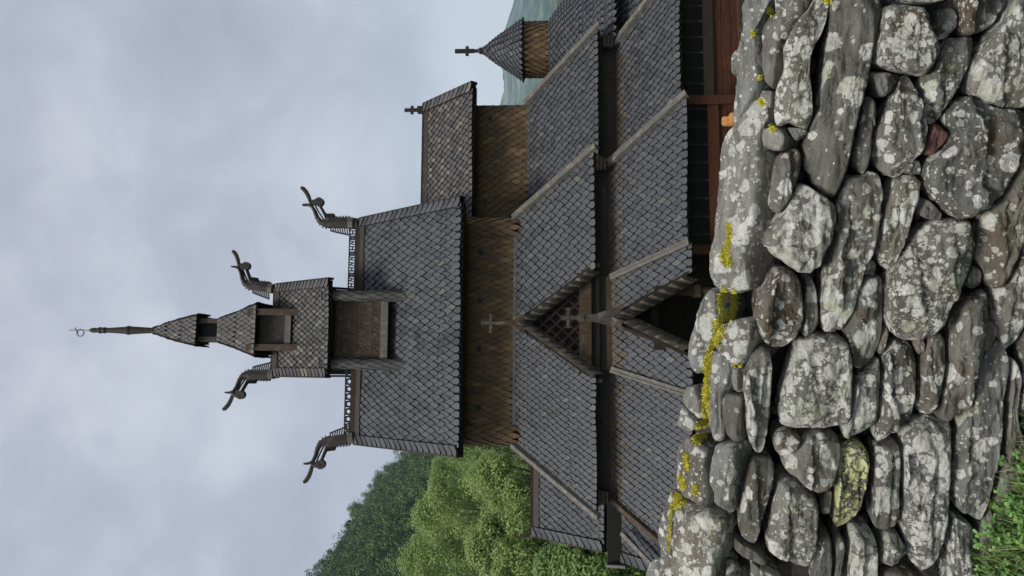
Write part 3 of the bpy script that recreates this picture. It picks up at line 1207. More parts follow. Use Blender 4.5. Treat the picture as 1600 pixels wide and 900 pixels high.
b.box((ax, ay, az(730)), (.29, .09, .1), 'dark_wood')
part(b, 'apse_cross', apse)
b = MB()
round_field(b, (ax, ay, 0), [(3.55, cg_ez), (2.2, cg_tz)], .2, .13, mat='shingle')
b.lathe((ax, ay, 0), [(2.2, GZ), (2.2, P(962, 20, 21).z + .1)], 'tar', 32)
part(b, 'apse_gallery_roof', apse)

# ---- dragon heads (carved planks with open jaws)
def poly_strip(p, w):
    """centre line -> closed outline"""
    L, R_ = [], []
    for i, q in enumerate(p):
        a, c = p[max(i - 1, 0)], p[min(i + 1, len(p) - 1)]
        dx, dy = c[0] - a[0], c[1] - a[1]
        l = math.hypot(dx, dy) or 1
        ww = w[i] if isinstance(w, (list, tuple)) else w
        L.append((q[0] - dy / l * ww / 2, q[1] + dx / l * ww / 2))
        R_.append((q[0] + dy / l * ww / 2, q[1] - dx / l * ww / 2))
    return L, R_


def dragon(base, tip, mir, th):
    """base, tip: photo pixels; drawn from one head, fitted by a similarity"""
    b0, t0 = complex(820, 610), complex(222, 172)
    bw, tw = P(*base, YR), P(*tip, YR)
    B_, T_ = complex(bw.x, bw.z), complex(tw.x, tw.z)

    def cc(p):                      # sketch (x up-left, y) -> complex x=right, y=up
        return complex(-(p[1]) if not mir else p[1], -p[0])
    src_b, src_t = cc((b0.real, b0.imag)), cc((t0.real, t0.imag))
    k = (T_ - B_) / (src_t - src_b)

    def W(p, dy=0.0):
        c = B_ + k * (cc(p) - src_b)
        return V((c.real, YR + dy, c.imag))
    sc = abs(k)

    def strip(mb, p, w, thick, mat):
        L, R_ = poly_strip(p, w)
        n = len(p)
        vs = [W(q, -thick / 2) for q in L] + [W(q, -thick / 2) for q in R_] + [W(q, thick / 2) for q in L] + [W(q, thick / 2) for q in R_]
        mid = [W(q, -thick * .72) for q in p] + [W(q, thick * .72) for q in p]
        fs = []
        o = 4 * n
        vs += mid
        for i in range(n - 1):
            fs += [(i, i + 1, o + i + 1, o + i), (o + i, o + i + 1, n + i + 1, n + i),
                   (2 * n + i, o + n + i, o + n + i + 1, 2 * n + i + 1), (o + n + i, 3 * n + i, 3 * n + i + 1, o + n + i + 1),
                   (i, 2 * n + i, 2 * n + i + 1, i + 1), (n + i, n + i + 1, 3 * n + i + 1, 3 * n + i)]
        for i in (0, n - 1):
            fs.append((i, o + i, n + i, 3 * n + i, o + n + i, 2 * n + i))
        mb.add(vs, fs, mat)
    h = MB()
    # neck, curving into the lower jaw
    strip(h, [(900, 612), (820, 608), (700, 600), (600, 596), (560, 592)], [105, 112, 118, 116, 120], .22, 'dragon')
    strip(h, [(575, 610), (520, 605), (462, 588), (420, 530), (388, 450), (352, 395), (300, 378), (250, 382)], [110, 84, 62, 44, 36, 34, 27, 18], .13, 'dragon')
    strip(h, [(392, 385), (440, 470), (512, 585)], [13, 13, 15], .07, 'dragon')
    strip(h, [(440, 375), (472, 430), (516, 510), (556, 575)], [27, 28, 32, 50], .12, 'dragon')
    strip(h, [(335, 372), (380, 352), (430, 350), (462, 360)], [40, 60, 60, 50], .12, 'dragon')
    h.ring(W((444, 352)), 36 * sc, 34 * sc, .17, 'dragon', Y_)
    for k_ in range(6):
        x = 520 + k_ * 19
        strip(h, [(x + 8, 560), (x, 512 - 8 * (k_ % 2)), (x - 4, 490)], [30, 18, 6], .14, 'dragon')
    for q in ((560, 640), (525, 655), (490, 640), (455, 612), (425, 575), (405, 535), (392, 495)):
        strip(h, [(q[0] + 14, q[1] - 22), (q[0], q[1]), (q[0] - 8, q[1] + 14)], [26, 14, 3], .06, 'dragon')
    for q in ((800, 530), (765, 527), (730, 527), (695, 528), (660, 530)):
        strip(h, [(q[0], q[1] + 24), (q[0] - 6, q[1] + 2), (q[0] - 14, q[1] - 9)], [26, 15, 4], .1, 'dragon')
    h.ring(W((545, 560)), 13 * sc, 10 * sc, .2, 'board', Y_)
    for k_ in range(4):
        h.ring(W((620 + 48 * k_, 590)), 17 * sc, 8 * sc, .245, 'tar', Y_)
    o = part(h, 'dragon_head')
    t = MB()
    strip(t, [(345, 362), (335, 335), (315, 280), (285, 225), (250, 185), (225, 172)], [34, 38, 44, 48, 48, 34], .06, 'dragon')
    for q in ((330, 325), (308, 275), (280, 225), (252, 192)):
        t.tube([W(q, -.05), W(q, .05)], 7 * sc, 'tar', 6)
    part(t, 'tongue', o)
    c = MB()
    strip(c, [(578, 690), (640, 708), (730, 730), (812, 750)], 16, .06, 'dragon')
    for k_ in range(9):
        x = 585 + k_ * 27
        strip(c, [(x - 12, 650), (x + 6, 695 + k_ * 6)], 11, .05, 'dragon')
    part(c, 'comb', o)
    e = MB()
    strip(e, [(850, 610), (790, 606)], [120, 124], .3, 'board')
    part(e, 'collar', o)


dragon((549, 349), (470, 293), False, .14)
dragon((549, 684), (474, 754), True, .14)
dragon((424, 451), (363, 392), False, .12)
dragon((425, 584), (348, 640), True, .12)

# ------------------------------------------------------------------ dry stone wall
def wall_hit(x, y):
    """front face (slightly battered) or the sloping top; level frame r, d, z"""
    dv = ray(x, y)
    r, d, z = dv.dot(RIGHT), dv.dot(FLAT), dv.z
    # A: d = 2.383 - .222 r + .12 (z - 1.1)
    ta = (2.383 + .12 * (1.6 - 1.1)) / (d + .222 * r - .12 * z)
    # B: z = .985 - .083 r + .75 (d - (2.383 - .222 r))
    #    1.6 + t z = .985 - .083 t r + .75 (t d - 2.383 + .222 t r)
    den = z + .083 * r - .75 * d - .1665 * r
    tb = (.985 - .75 * 2.383 - 1.6) / den if abs(den) > 1e-9 else 0
    t = ta
    nA = V((-.222, -1, .12))
    nB = V((-.1165 + .0, -.75, 1.0))
    n = nA
    if tb > ta and tb < ta * 1.6:
        t, n = tb, nB
    n = (RIGHT * n.x + FLAT * n.y + Z * n.z).normalized()
    return EYE + dv * t, n


def stone_mat(name, a, b_, tint=None):
    t = NT(name)
    oi = t.n('ShaderNodeObjectInfo')
    sep = t.n('ShaderNodeSeparateColor')
    t.l(oi.outputs['Color'], sep.inputs[0])
    lich, tone, brown = sep.outputs[0], sep.outputs[1], sep.outputs[2]
    co = t.n('ShaderNodeVectorMath', operation='ADD')
    t.l(t.objco(), co.inputs[0])
    sc = t.n('ShaderNodeVectorMath', operation='SCALE')
    sc.inputs[0].default_value = (13, 29, 47)
    t.l(oi.outputs['Random'], sc.inputs['Scale'])
    t.l(sc.outputs[0], co.inputs[1])
    co = co.outputs[0]
    strata = t.noise(t.mapped(co, (5, 5, 34)), 1.3, 6, .65, .6)
    big = t.noise(co, 9, 5, .6)
    fine = t.noise(co, 120, 4, .7)
    base = t.mix(t.ramp(strata, [(.32, 0.0), (.68, 1.0)]), a, b_)
    hue = t.ramp(oi.outputs['Random'], [(0, (.90, .95, .98)), (.3, (1.0, 1.0, 1.0)), (.7, (1.05, 1.0, .92)), (.88, (.85, .84, .82))], 'CONSTANT')
    base = t.mix(1.0, base, hue, 'MULTIPLY')
    base = t.mix(tone, t.mix(.62, base, (.012, .012, .012)), base)
    base = t.mix(t.math('MULTIPLY', brown, t.ramp(big, [(.45, 0.0), (.62, 1.0)])), base, (.085, .055, .03))
    base = t.mix(t.ramp(fine, [(.35, .45), (.65, 0.0)]), base, t.mix(.6, base, (.02, .02, .018)))
    # lichen: patches and round spots, thicker where the stone carries more of it
    warp = t.n('ShaderNodeVectorMath', operation='ADD')
    nz = t.n('ShaderNodeTexNoise')
    nz.inputs['Scale'].default_value = 60
    nz.inputs['Detail'].default_value = 5
    nz.inputs['Roughness'].default_value = .7
    t.l(co, nz.inputs['Vector'])
    ws = t.n('ShaderNodeVectorMath', operation='SCALE')
    ws.inputs['Scale'].default_value = .017
    t.l(nz.outputs['Color'], ws.inputs[0])
    t.l(co, warp.inputs[0])
    t.l(ws.outputs[0], warp.inputs[1])
    lsz = t.n('ShaderNodeVectorMath', operation='SCALE')
    t.l(warp.outputs[0], lsz.inputs[0])
    t.l(t.math('ADD', t.math('MULTIPLY', t.math('FRACT', t.math('MULTIPLY', oi.outputs['Random'], 7.3)), 1.0), .62), lsz.inputs['Scale'])
    wc = lsz.outputs[0]

    def spots(scale, rmin, rmax, keep):
        vo = t.n('ShaderNodeTexVoronoi')
        vo.inputs['Scale'].default_value = scale
        t.l(wc, vo.inputs['Vector'])
        s2 = t.n('ShaderNodeSeparateColor')
        t.l(vo.outputs['Color'], s2.inputs[0])
        rad = t.math('MULTIPLY', t.math('ADD', t.math('MULTIPLY', s2.outputs[0], rmax - rmin), rmin), t.math('ADD', t.math('MULTIPLY', lich, .8), .35))
        on = t.math('LESS_THAN', s2.outputs[1], t.math('MULTIPLY', lich, keep))
        inside_ = t.math('SUBTRACT', rad, vo.outputs['Distance'])
        return t.math('MULTIPLY', t.ramp(inside_, [(.0, 0.0), (.07, 1.0)]), on), s2.outputs[2]
    clus = t.ramp(t.noise(co, 10, 5, .65), [(.36, 0.0), (.60, 1.0)])
    lp = t.math('POWER', lich, 1.7)
    dens = t.math('ADD', t.math('MULTIPLY', lp, .5), t.math('MULTIPLY', t.math('MULTIPLY', clus, lp), 1.0))
    lm = None
    cell = None
    for sc_, r0, r1, kp in ((13, .32, .70, .8), (26, .30, .68, .9), (48, .28, .62, .8), (92, .22, .58, .55), (170, .2, .5, .18)):
        vo = t.n('ShaderNodeTexVoronoi')
        vo.inputs['Scale'].default_value = sc_
        t.l(wc, vo.inputs['Vector'])
        s2 = t.n('ShaderNodeSeparateColor')
        t.l(vo.outputs['Color'], s2.inputs[0])
        rad = t.math('ADD', t.math('MULTIPLY', s2.outputs[0], r1 - r0), r0)
        on = t.math('LESS_THAN', s2.outputs[1], t.math('MULTIPLY', dens, kp))
        d_ = t.math('MULTIPLY', t.ramp(t.math('SUBTRACT', rad, vo.outputs['Distance']), [(.0, 0.0), (.055, .95)]), on)
        cell = s2.outputs[2] if cell is None else t.mix(d_, cell, s2.outputs[2])
        lm = d_ if lm is None else t.math('MAXIMUM', lm, d_)
    crack = t.ramp(t.noise(co, 75, 6, .8), [(.34, .1), (.42, 1.0)])
    lm = t.math('MULTIPLY', lm, crack)
    lcol = t.ramp(cell, [(.0, (.36, .36, .315)), (.4, (.455, .45, .405)), (1, (.58, .57, .525))])
    lcol = t.mix(t.ramp(t.noise(co, 160, 4, .7), [(.35, .45), (.6, 0.0)]), lcol, (.20, .20, .175))
    lcol = t.mix(t.ramp(t.noise(co, 7, 3), [(.56, 0.0), (.66, .5)]), lcol, (.29, .31, .16))
    if tint:
        lcol = t.mix(.8, lcol, tint)
    base = t.mix(lm, base, lcol)
    # mossy tint in places
    ms = t.ramp(t.noise(co, 8, 5, .6), [(.62, 0.0), (.70, .75)])
    base = t.mix(t.math('MULTIPLY', ms, t.ramp(fine, [(.4, .4), (.6, 1.0)])), base, (.06, .062, .02))
    hgt = t.math('ADD', t.math('MULTIPLY', fine, .55), t.math('ADD', t.math('MULTIPLY', strata, 1.1), t.math('MULTIPLY', lm, .25)))
    t.bump(hgt, .9, .007)
    return t.done(base, .88, .25)


M['stone'] = stone_mat('lichened_schist', (.122, .116, .101), (.30, .286, .252))
M['red_stone'] = stone_mat('reddish_stone', (.10, .05, .042), (.19, .095, .08))
M['yellow_stone'] = stone_mat('yellow_lichened_schist', (.09, .085, .07), (.2, .19, .16), (.46, .46, .20))
M['orange_stone'] = stone_mat('orange_lichened_stone', (.26, .11, .035), (.5, .24, .08))
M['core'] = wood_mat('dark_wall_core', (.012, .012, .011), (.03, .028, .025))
t = NT('yellow_green_moss')
isl = t.n('ShaderNodeNewGeometry').outputs['Random Per Island']
M['moss'] = t.done(t.ramp(isl, [(0, (.24, .20, .03)), (.3, (.66, .61, .08)), (1, (.85, .80, .16))]), .9, .1)

# outline in photo pixels, bulge (m), lichen, tone, brown, material
ST = [
 ('1172,-6 1222,-6 1200,25 1195,62 1200,120 1192,150 1175,172 1162,197 1151,190 1150,150 1159,107 1170,82 1177,37', .05, .35, .9, .1),
 ('1153,85 1165,70 1172,72 1168,95 1158,120 1153,118 1151,95', .03, .5, .8, .3),
 ('1131,182 1142,182 1145,175 1152,178 1154,192 1144,197 1131,197', .012, .3, 1, 0, 'orange_stone'),
 ('1201,28 1222,22 1226,60 1224,90 1218,120 1212,140 1203,130 1199,110 1198,55', .04, .2, .5, .6),
 ('1222,-6 1270,-6 1262,15 1245,35 1238,55 1232,64 1224,55 1218,45 1224,20', .04, .35, .6, .3),
 ('1275,-4 1291,2 1288,30 1278,55 1270,65 1262,90 1260,120 1264,150 1265,180 1260,198 1250,195 1232,190 1215,195 1211,180 1215,140 1228,110 1227,75 1240,50 1255,25', .06, .65, .7, .2),
 ('1230,199 1260,200 1258,212 1245,220 1236,212', .03, .4, .7, .1),
 ('1195,142 1210,142 1211,160 1207,170 1195,160 1190,152', .02, .3, .7, .3),
 ('1200,201 1220,198 1228,205 1236,216 1230,233 1215,236 1203,230 1199,215', .035, .15, 1, 0),
 ('1296,-8 1367,-8 1368,20 1360,60 1352,110 1340,160 1330,200 1322,240 1315,270 1305,295 1297,304 1285,300 1270,280 1258,258 1257,230 1264,200 1274,170 1280,130 1286,80 1292,30', .07, .3, .5, .1),
 ('1178,162 1198,165 1205,174 1204,190 1199,205 1203,235 1207,255 1204,290 1202,310 1200,340 1190,370 1182,400 1178,430 1175,448 1152,450 1130,447 1124,430 1126,400 1134,360 1132,345 1137,320 1141,280 1142,240 1146,210 1160,199 1168,180', .06, .5, .95, .1),
 ('1244,232 1251,240 1250,260 1243,285 1233,305 1225,320 1213,333 1203,322 1201,312 1207,290 1209,262 1213,245 1225,240', .05, .4, .6, .4),
 ('1247,289 1262,292 1280,305 1298,318 1300,335 1295,360 1284,385 1274,410 1258,421 1240,419 1220,405 1205,395 1196,378 1198,362 1208,345 1225,325 1238,300', .10, .8, .8, .1),
 ('1215,420 1240,425 1248,440 1251,470 1250,500 1240,522 1225,538 1207,541 1194,530 1184,510 1182,490 1186,465 1196,445 1205,430', .085, .5, .6, .7),
 ('1258,430 1268,435 1273,450 1276,480 1277,505 1268,517 1255,523 1251,515 1255,490 1257,460', .04, .6, .7, .1),
 ('1320,282 1345,275 1352,270 1372,278 1375,300 1370,340 1365,375 1356,400 1345,425 1338,445 1334,465 1322,490 1312,508 1302,515 1288,510 1281,495 1280,470 1284,440 1290,410 1300,370 1305,340 1306,310', .075, .65, .7, .5),
 ('1408,274 1425,275 1432,282 1428,305 1420,330 1412,360 1403,390 1395,410 1382,418 1371,408 1368,385 1372,350 1378,325 1388,300 1396,280', .06, .85, .7, .3),
 ('1405,268 1415,255 1428,245 1434,258 1433,271 1420,272', .04, .5, .4, .3),
 ('1372,20 1385,11 1410,14 1440,18 1452,30 1458,60 1457,90 1448,105 1437,117 1420,115 1400,113 1375,107 1362,103 1357,95 1362,60 1366,40', .10, .85, .6, .8),
 ('1463,15 1485,13 1490,25 1490,45 1480,57 1468,62 1460,58 1460,40', .06, .5, .5, .2),
 ('1408,-14 1475,-14 1472,2 1450,6 1425,6 1411,3', .05, .7, .7, .4),
 ('1496,-8 1570,-10 1567,12 1555,25 1545,40 1530,50 1505,57 1495,56 1492,45 1494,20', .07, .35, .6, .9),
 ('1475,62 1495,61 1513,59 1516,72 1508,95 1498,120 1485,145 1472,165 1462,185 1453,193 1446,185 1439,165 1436,140 1440,120 1457,107 1464,82', .07, .5, .5, .5),
 ('1576,0 1612,-10 1620,165 1595,168 1570,168 1548,165 1525,158 1510,144 1505,130 1512,100 1525,75 1545,50 1560,30', .085, .75, .8, .1),
 ('1353,113 1375,113 1403,117 1402,125 1390,142 1378,152 1370,150 1360,132', .05, .05, .7, 0),
 ('1405,122 1415,118 1422,128 1430,150 1438,170 1443,195 1440,220 1432,235 1420,253 1405,270 1395,276 1380,272 1372,262 1363,245 1363,225 1367,205 1380,175 1392,145', .07, .55, .5, .1),
 ('1350,152 1362,155 1365,175 1361,200 1357,225 1356,245 1352,262 1346,271 1335,262 1328,252 1329,235 1335,210 1341,180', .05, .35, .4, .1),
 ('1452,196 1460,192 1475,210 1465,226 1448,243 1433,238 1439,222', .05, .0, .9, 0, 'red_stone'),
 ('1500,153 1520,155 1545,170 1565,170 1583,174 1587,200 1584,235 1575,260 1562,285 1550,305 1530,318 1510,328 1495,339 1480,332 1465,318 1447,305 1440,290 1437,262 1446,247 1467,230 1480,208 1470,187 1481,166', .11, .4, .4, .7),
 ('1432,307 1445,310 1460,324 1467,333 1464,342 1445,341 1432,335 1428,320', .04, .05, .4, 0),
 ('1450,346 1480,342 1500,341 1512,352 1517,375 1510,410 1500,440 1488,455 1470,475 1460,500 1445,515 1420,524 1400,520 1385,508 1380,490 1379,455 1384,430 1396,410 1413,385 1431,360', .11, .75, .7, .2),
 ('1592,228 1618,225 1612,330 1592,360 1580,395 1568,425 1560,440 1545,445 1535,435 1526,415 1518,400 1519,370 1522,347 1532,327 1552,310 1567,285 1582,255', .07, .35, .6, .6),
 ('1591,172 1618,172 1618,220 1596,220 1590,205', .05, .3, .3, .3),
 ('1512,412 1524,416 1529,430 1525,445 1515,450 1505,445 1504,430', .04, .15, .35, .2),
 ('1600,362 1618,380 1618,450 1602,480 1590,510 1580,535 1570,543 1562,538 1556,520 1548,500 1546,480 1545,462 1552,447 1572,432 1587,402', .06, .6, .6, .4),
 ('1353,406 1362,404 1367,412 1363,428 1353,430 1346,425', .03, .5, .7, .1),
 ('1351,433 1365,431 1373,433 1376,455 1375,480 1373,510 1369,535 1361,555 1350,568 1335,570 1329,565 1326,540 1319,515 1317,490 1326,470 1336,450', .06, .45, .6, .7),
 ('1380,506 1385,513 1381,535 1376,552 1371,550 1370,540 1375,520', .03, .4, .9, .3),
 ('1525,461 1535,452 1536,480 1530,510 1525,540 1521,570 1514,600 1506,630 1495,637 1483,644 1475,654 1465,651 1461,640 1466,620 1474,590 1479,560 1481,530 1486,500 1491,475 1505,466', .075, .25, .6, .7),
 ('1452,516 1464,518 1472,530 1471,555 1468,580 1463,610 1454,635 1445,644 1436,641 1429,630 1431,600 1434,570 1439,550 1446,530', .06, .35, .6, .5),
 ('1426,526 1439,523 1441,535 1439,549 1434,553 1428,545 1425,535', .03, .4, .7, .3),
 ('1389,540 1400,533 1414,531 1423,545 1426,560 1425,590 1423,620 1417,648 1408,660 1395,666 1384,670 1374,682 1369,688 1368,670 1374,640 1377,600 1380,560', .065, .65, .25, .1),
 ('1365,570 1372,562 1373,590 1373,620 1367,650 1357,664 1345,673 1330,680 1317,679 1314,665 1327,640 1330,610 1332,587 1346,579', .06, .85, .6, .2),
 ('1250,531 1275,525 1300,525 1318,531 1324,550 1325,580 1324,620 1321,648 1310,658 1285,662 1260,664 1235,662 1220,659 1218,640 1223,610 1233,580 1243,550', .085, .95, .5, .1),
 ('1541,501 1556,501 1552,520 1545,534 1535,546 1528,544 1531,525', .03, .1, .9, .1),
 ('1555,532 1567,546 1571,560 1565,590 1559,620 1556,660 1555,690 1549,730 1542,765 1534,794 1525,806 1510,799 1496,789 1488,779 1486,750 1488,710 1492,680 1497,652 1511,632 1519,602 1526,572 1536,551', .06, .38, .6, .1),
 ('1580,556 1588,580 1582,610 1578,640 1590,680 1600,700 1592,750 1572,770 1560,788 1554,779 1558,740 1564,700 1564,660 1570,620 1575,580', .05, .25, .8, .5),
 ('1430,657 1455,654 1480,660 1484,672 1483,700 1480,730 1478,760 1476,800 1472,828 1468,845 1457,872 1445,879 1440,887 1430,881 1421,868 1416,850 1410,830 1406,800 1407,760 1407,710 1409,680 1416,667', .075, .95, .7, .3),
 ('1366,697 1385,692 1399,687 1402,710 1400,750 1400,790 1396,813 1385,820 1367,820 1362,810 1364,770 1364,730', .055, .4, .3, .1),
 ('1320,692 1335,690 1350,699 1356,715 1353,740 1350,765 1343,790 1333,806 1318,818 1306,820 1300,810 1302,790 1304,760 1307,730 1313,707', .06, 1.15, .6, .3, 'yellow_stone'),
 ('1256,677 1275,670 1300,674 1308,682 1310,700 1303,730 1296,748 1285,758 1270,760 1255,750 1240,736 1224,727 1221,712 1236,701 1249,691', .075, .5, .8, .3),
 ('1215,674 1235,670 1247,677 1245,689 1232,700 1218,706 1210,699 1210,686', .05, .5, .7, .4),
 ('1230,742 1245,750 1262,762 1273,772 1275,800 1272,830 1270,850 1263,868 1254,874 1235,866 1212,856 1198,848 1196,830 1202,800 1207,770 1214,747', .085, .6, .6, .4),
 ('1176,714 1190,717 1204,717 1208,726 1205,750 1198,775 1190,800 1183,825 1177,843 1170,841 1159,833 1154,820 1154,800 1160,775 1167,740', .06, .3, .3, .5),
 ('1185,544 1200,547 1206,565 1205,600 1202,640 1197,680 1191,703 1183,705 1173,690 1166,670 1165,640 1164,600 1165,575 1173,557', .06, .8, .7, .2),
 ('1146,501 1165,497 1181,502 1184,520 1176,545 1167,560 1160,568 1148,566 1139,553 1129,535 1129,520 1134,506', .06, .65, .8, .2),
 ('1118,452 1122,460 1124,480 1126,505 1123,520 1113,545 1106,570 1098,583 1090,575 1084,550 1088,530 1098,500 1103,470 1110,455', .04, .6, .85, .2),
 ('1113,549 1128,547 1139,561 1145,576 1143,598 1134,618 1131,650 1128,688 1120,690 1113,640 1107,610 1110,575', .045, .3, .9, .0),
 ('1148,615 1159,618 1163,640 1162,680 1160,689 1146,689 1137,650 1133,622 1139,615', .03, .25, .4, .2),
 ('1150,574 1159,573 1160,608 1155,613 1149,605 1148,585', .02, .2, .8, .2),
 ('1075,632 1085,640 1095,655 1096,665 1085,672 1075,672 1070,660 1070,645', .04, .4, .85, .0),
 ('1080,603 1095,600 1104,620 1105,650 1097,652 1087,640 1079,625', .04, .3, .8, .1),
 ('1080,682 1100,700 1110,706 1117,730 1121,758 1119,778 1110,788 1092,779 1076,773 1062,765 1060,745 1064,710 1070,690', .05, .35, .85, .5),
 ('1125,692 1140,690 1162,692 1164,705 1161,730 1153,750 1150,775 1152,790 1147,797 1139,793 1129,775 1122,755 1121,725 1127,702', .06, .6, .85, .1),
 ('1055,765 1069,777 1068,800 1064,830 1061,870 1060,912 1040,912 1043,870 1036,845 1035,830 1045,805 1050,780', .04, .5, .6, .7),
 ('1030,870 1042,868 1043,914 1018,914 1022,885', .04, .4, .8, .1),
 ('1073,782 1090,784 1115,797 1135,807 1140,813 1138,840 1130,870 1120,914 1063,914 1067,850 1069,810', .075, .8, .75, .2),
 ('1148,838 1160,844 1180,852 1194,863 1199,871 1191,874 1175,867 1155,860 1147,855', .04, .05, .3, .0),
 ('1175,877 1195,882 1210,892 1222,902 1222,920 1170,920 1173,890', .05, .5, .6, .4),
 ('1135,886 1148,880 1157,886 1157,916 1130,916', .04, .5, .4, .1),
 ('1280,827 1294,832 1298,850 1295,880 1293,914 1268,914 1271,870 1275,840', .05, .3, .4, .4),
 ('1302,835 1315,837 1317,850 1311,880 1306,914 1298,914 1301,870', .04, .25, .4, .1),
 ('1328,820 1345,822 1361,830 1366,845 1366,870 1364,916 1320,916 1322,880 1326,847', .07, .95, .6, .1),
 ('1377,827 1392,824 1404,836 1413,855 1410,864 1398,868 1380,873 1373,870 1374,850', .06, .95, .6, .1),
 ('1380,884 1400,881 1420,888 1443,902 1450,920 1370,920 1373,894', .05, .3, .5, .7),
 ('1484,803 1498,807 1514,817 1520,830 1518,870 1516,914 1472,914 1477,870 1480,830', .06, .75, .5, .2),
 ('1545,792 1548,810 1540,840 1536,870 1535,914 1524,914 1526,870 1528,835 1531,817', .04, .2, .9, .4),
 ('1289,763 1297,762 1297,775 1294,793 1286,801 1280,795 1282,776', .03, .6, .5, .2),
 ('1552,802 1575,792 1602,772 1620,914 1545,914 1549,850', .05, .25, .8, .4),
 ('1592,522 1618,482 1620,640 1600,660 1588,640 1594,590', .04, .2, .4, .6),
]

wall = empty('dry_stone_wall', wall_hit(1590, 450)[0])
wall.location.z = 0
tag(wall, 'dry stone wall of lichen-spotted grey stones standing in front of the church', 'stone wall', kind='thing')
W_INV = Matrix.Translation(-V(wall.location))


def chaikin(p, it=2):
    for _ in range(it):
        q = []
        for i in range(len(p)):
            a, b_ = p[i], p[(i + 1) % len(p)]
            q += [(a[0] * .86 + b_[0] * .14, a[1] * .86 + b_[1] * .14), (a[0] * .14 + b_[0] * .86, a[1] * .14 + b_[1] * .86)]
        p = q
    return p


def resample(p, n):
    seg = [math.dist(p[i], p[(i + 1) % len(p)]) for i in range(len(p))]
    tot = sum(seg)
    out, i, acc = [], 0, 0.0
    for k in range(n):
        s = tot * k / n
        while acc + seg[i] < s:
            acc += seg[i]
            i += 1
        t = (s - acc) / seg[i]
        a, b_ = p[i], p[(i + 1) % len(p)]
        out.append((a[0] + (b_[0] - a[0]) * t, a[1] + (b_[1] - a[1]) * t))
    return out


def stone(outline, bulge, lich, tone, brown, mat='stone', sink=0.0, grow=1.035, name='stone'):
    rr = random.Random(hash(outline[0]) & 0xffff)
    pts = chaikin(chaikin(outline, 1), 1)
    A_ = sum(pts[i][0] * pts[(i + 1) % len(pts)][1] - pts[(i + 1) % len(pts)][0] * pts[i][1] for i in range(len(pts))) / 2
    if A_ < 0:
        pts = pts[::-1]
        A_ = -A_
    size = math.sqrt(A_)
    n = int(max(40, min(120, size * 1.15)))
    K = int(max(10, min(30, size * .28)))
    pts = resample(pts, n)
    cx, cy = sum(p[0] for p in pts) / n, sum(p[1] for p in pts) / n
    sd = rr.random() * 100
    # ragged outline
    o = []
    for i, (x, y) in enumerate(pts):
        f = 1 + .03 * mn.noise(V((x * .06, y * .06, sd))) + .028 * mn.noise(V((x * .17, y * .17, sd + 9))) + .014 * mn.noise(V((x * .45, y * .45, sd + 3)))
        o.append((cx + (x - cx) * f * grow, cy + (y - cy) * f * grow))
    # cleavage facets near the edges, and broken ledges along the bedding
    planes = []
    for k in range(rr.randint(3, 5)):
        a = rr.random() * 6.283
        ca, sa = math.cos(a), math.sin(a)
        sup = max((x - cx) * ca + (y - cy) * sa for x, y in o)
        planes.append((ca, sa, sup, rr.uniform(.35, .9), rr.uniform(.3, .8)))
    ledges = []
    if size > 34:
        for k in range(rr.choice((1, 1, 2, 3))):
            ledges.append((rr.uniform(-.38, .38), rr.choice((-1, 1)), rr.uniform(.10, .26), rr.uniform(-.15, .15)))
    tx, ty = rr.uniform(-.4, .22), rr.uniform(-.25, .25)
    verts, faces = [], []
    c3, cn = wall_hit(cx, cy)

    def vtx(x, y, h):
        p, nn = wall_hit(x, y)
        nn = (nn * .4 + cn * .6).normalized()
        return p + nn * (h - sink)

    def height(x, y, t):
        h = (1 - t ** 18) ** .55
        for ca, sa, sup, of, sl in planes:
            d = ((x - cx) * ca + (y - cy) * sa) / sup + .05 * mn.noise(V((x * .03, y * .03, sd + 30)))
            if d > of:
                h = min(h, 1 - sl * (d - of) / (1 - of))
        for off, sg, dep, sk in ledges:
            d = (x - cx) / size + sk * (y - cy) / size + .10 * mn.noise(V((y * .022, off * 20, sd))) + .03 * mn.noise(V((y * .11, x * .05, sd)))
            if (d - off) * sg > 0:
                h -= dep * min(1, (d - off) * sg / .022)
        h = max(h, 0) * bulge
        h += bulge * (tx * (x - cx) + ty * (y - cy)) / size * (1 - t ** 4)
        w = (1 - t ** 9)
        q = V((x * .0021, y * .0021, sd))
        h += w * .010 * mn.fractal(q * 9, .7, 2.1, 4) * min(1, size / 60)
        h += w * .003 * mn.noise(V((x * .13, y * .02, sd + 4))) - w * .010 * max(0, .16 - abs(mn.noise(V((x * .07, y * .02, sd + 7))))) 
        h += w * .006 * mn.noise(V((x * .05, y * .05, sd + 17)))
        h += w * .0035 * mn.fractal(q * 60, .6, 2.2, 3)
        return h
    rings = [(1.0, -.16, .9), (1.0, -.07, .98), (1.0, -.015, 1.0)]
    for (t, h, sc) in rings:
        for (x, y) in o:
            verts.append(vtx(cx + (x - cx) * sc, cy + (y - cy) * sc, h))
    for k in range(K):
        t = 1 - ((k + .35) / K) ** 1.6 if k else .994
        t = max(t, .03)
        for (x, y) in o:
            xx, yy = cx + (x - cx) * t, cy + (y - cy) * t
            verts.append(vtx(xx, yy, height(xx, yy, t)))
    nr = len(rings) + K
    for r_ in range(nr - 1):
        for i in range(n):
            j = (i + 1) % n
            faces.append((r_ * n + i, r_ * n + j, (r_ + 1) * n + j, (r_ + 1) * n + i))
    verts.append(vtx(cx, cy, height(cx, cy, 0)))
    k = len(verts) - 1
    for i in range(n):
        faces.append(((nr - 1) * n + i, (nr - 1) * n + (i + 1) % n, k))
    faces.append(tuple(range(n))[::-1])
    mb = MB()
    # seen from the front, photo pixel order runs clockwise in world terms
    mb.add(verts, [f[::-1] for f in faces], mat)
    ob = mb.build(name, None, True, origin=c3)
    ob.parent = wall
    ob.matrix_parent_inverse = W_INV
    ob.color = (lich, tone, brown, 1)
    return ob


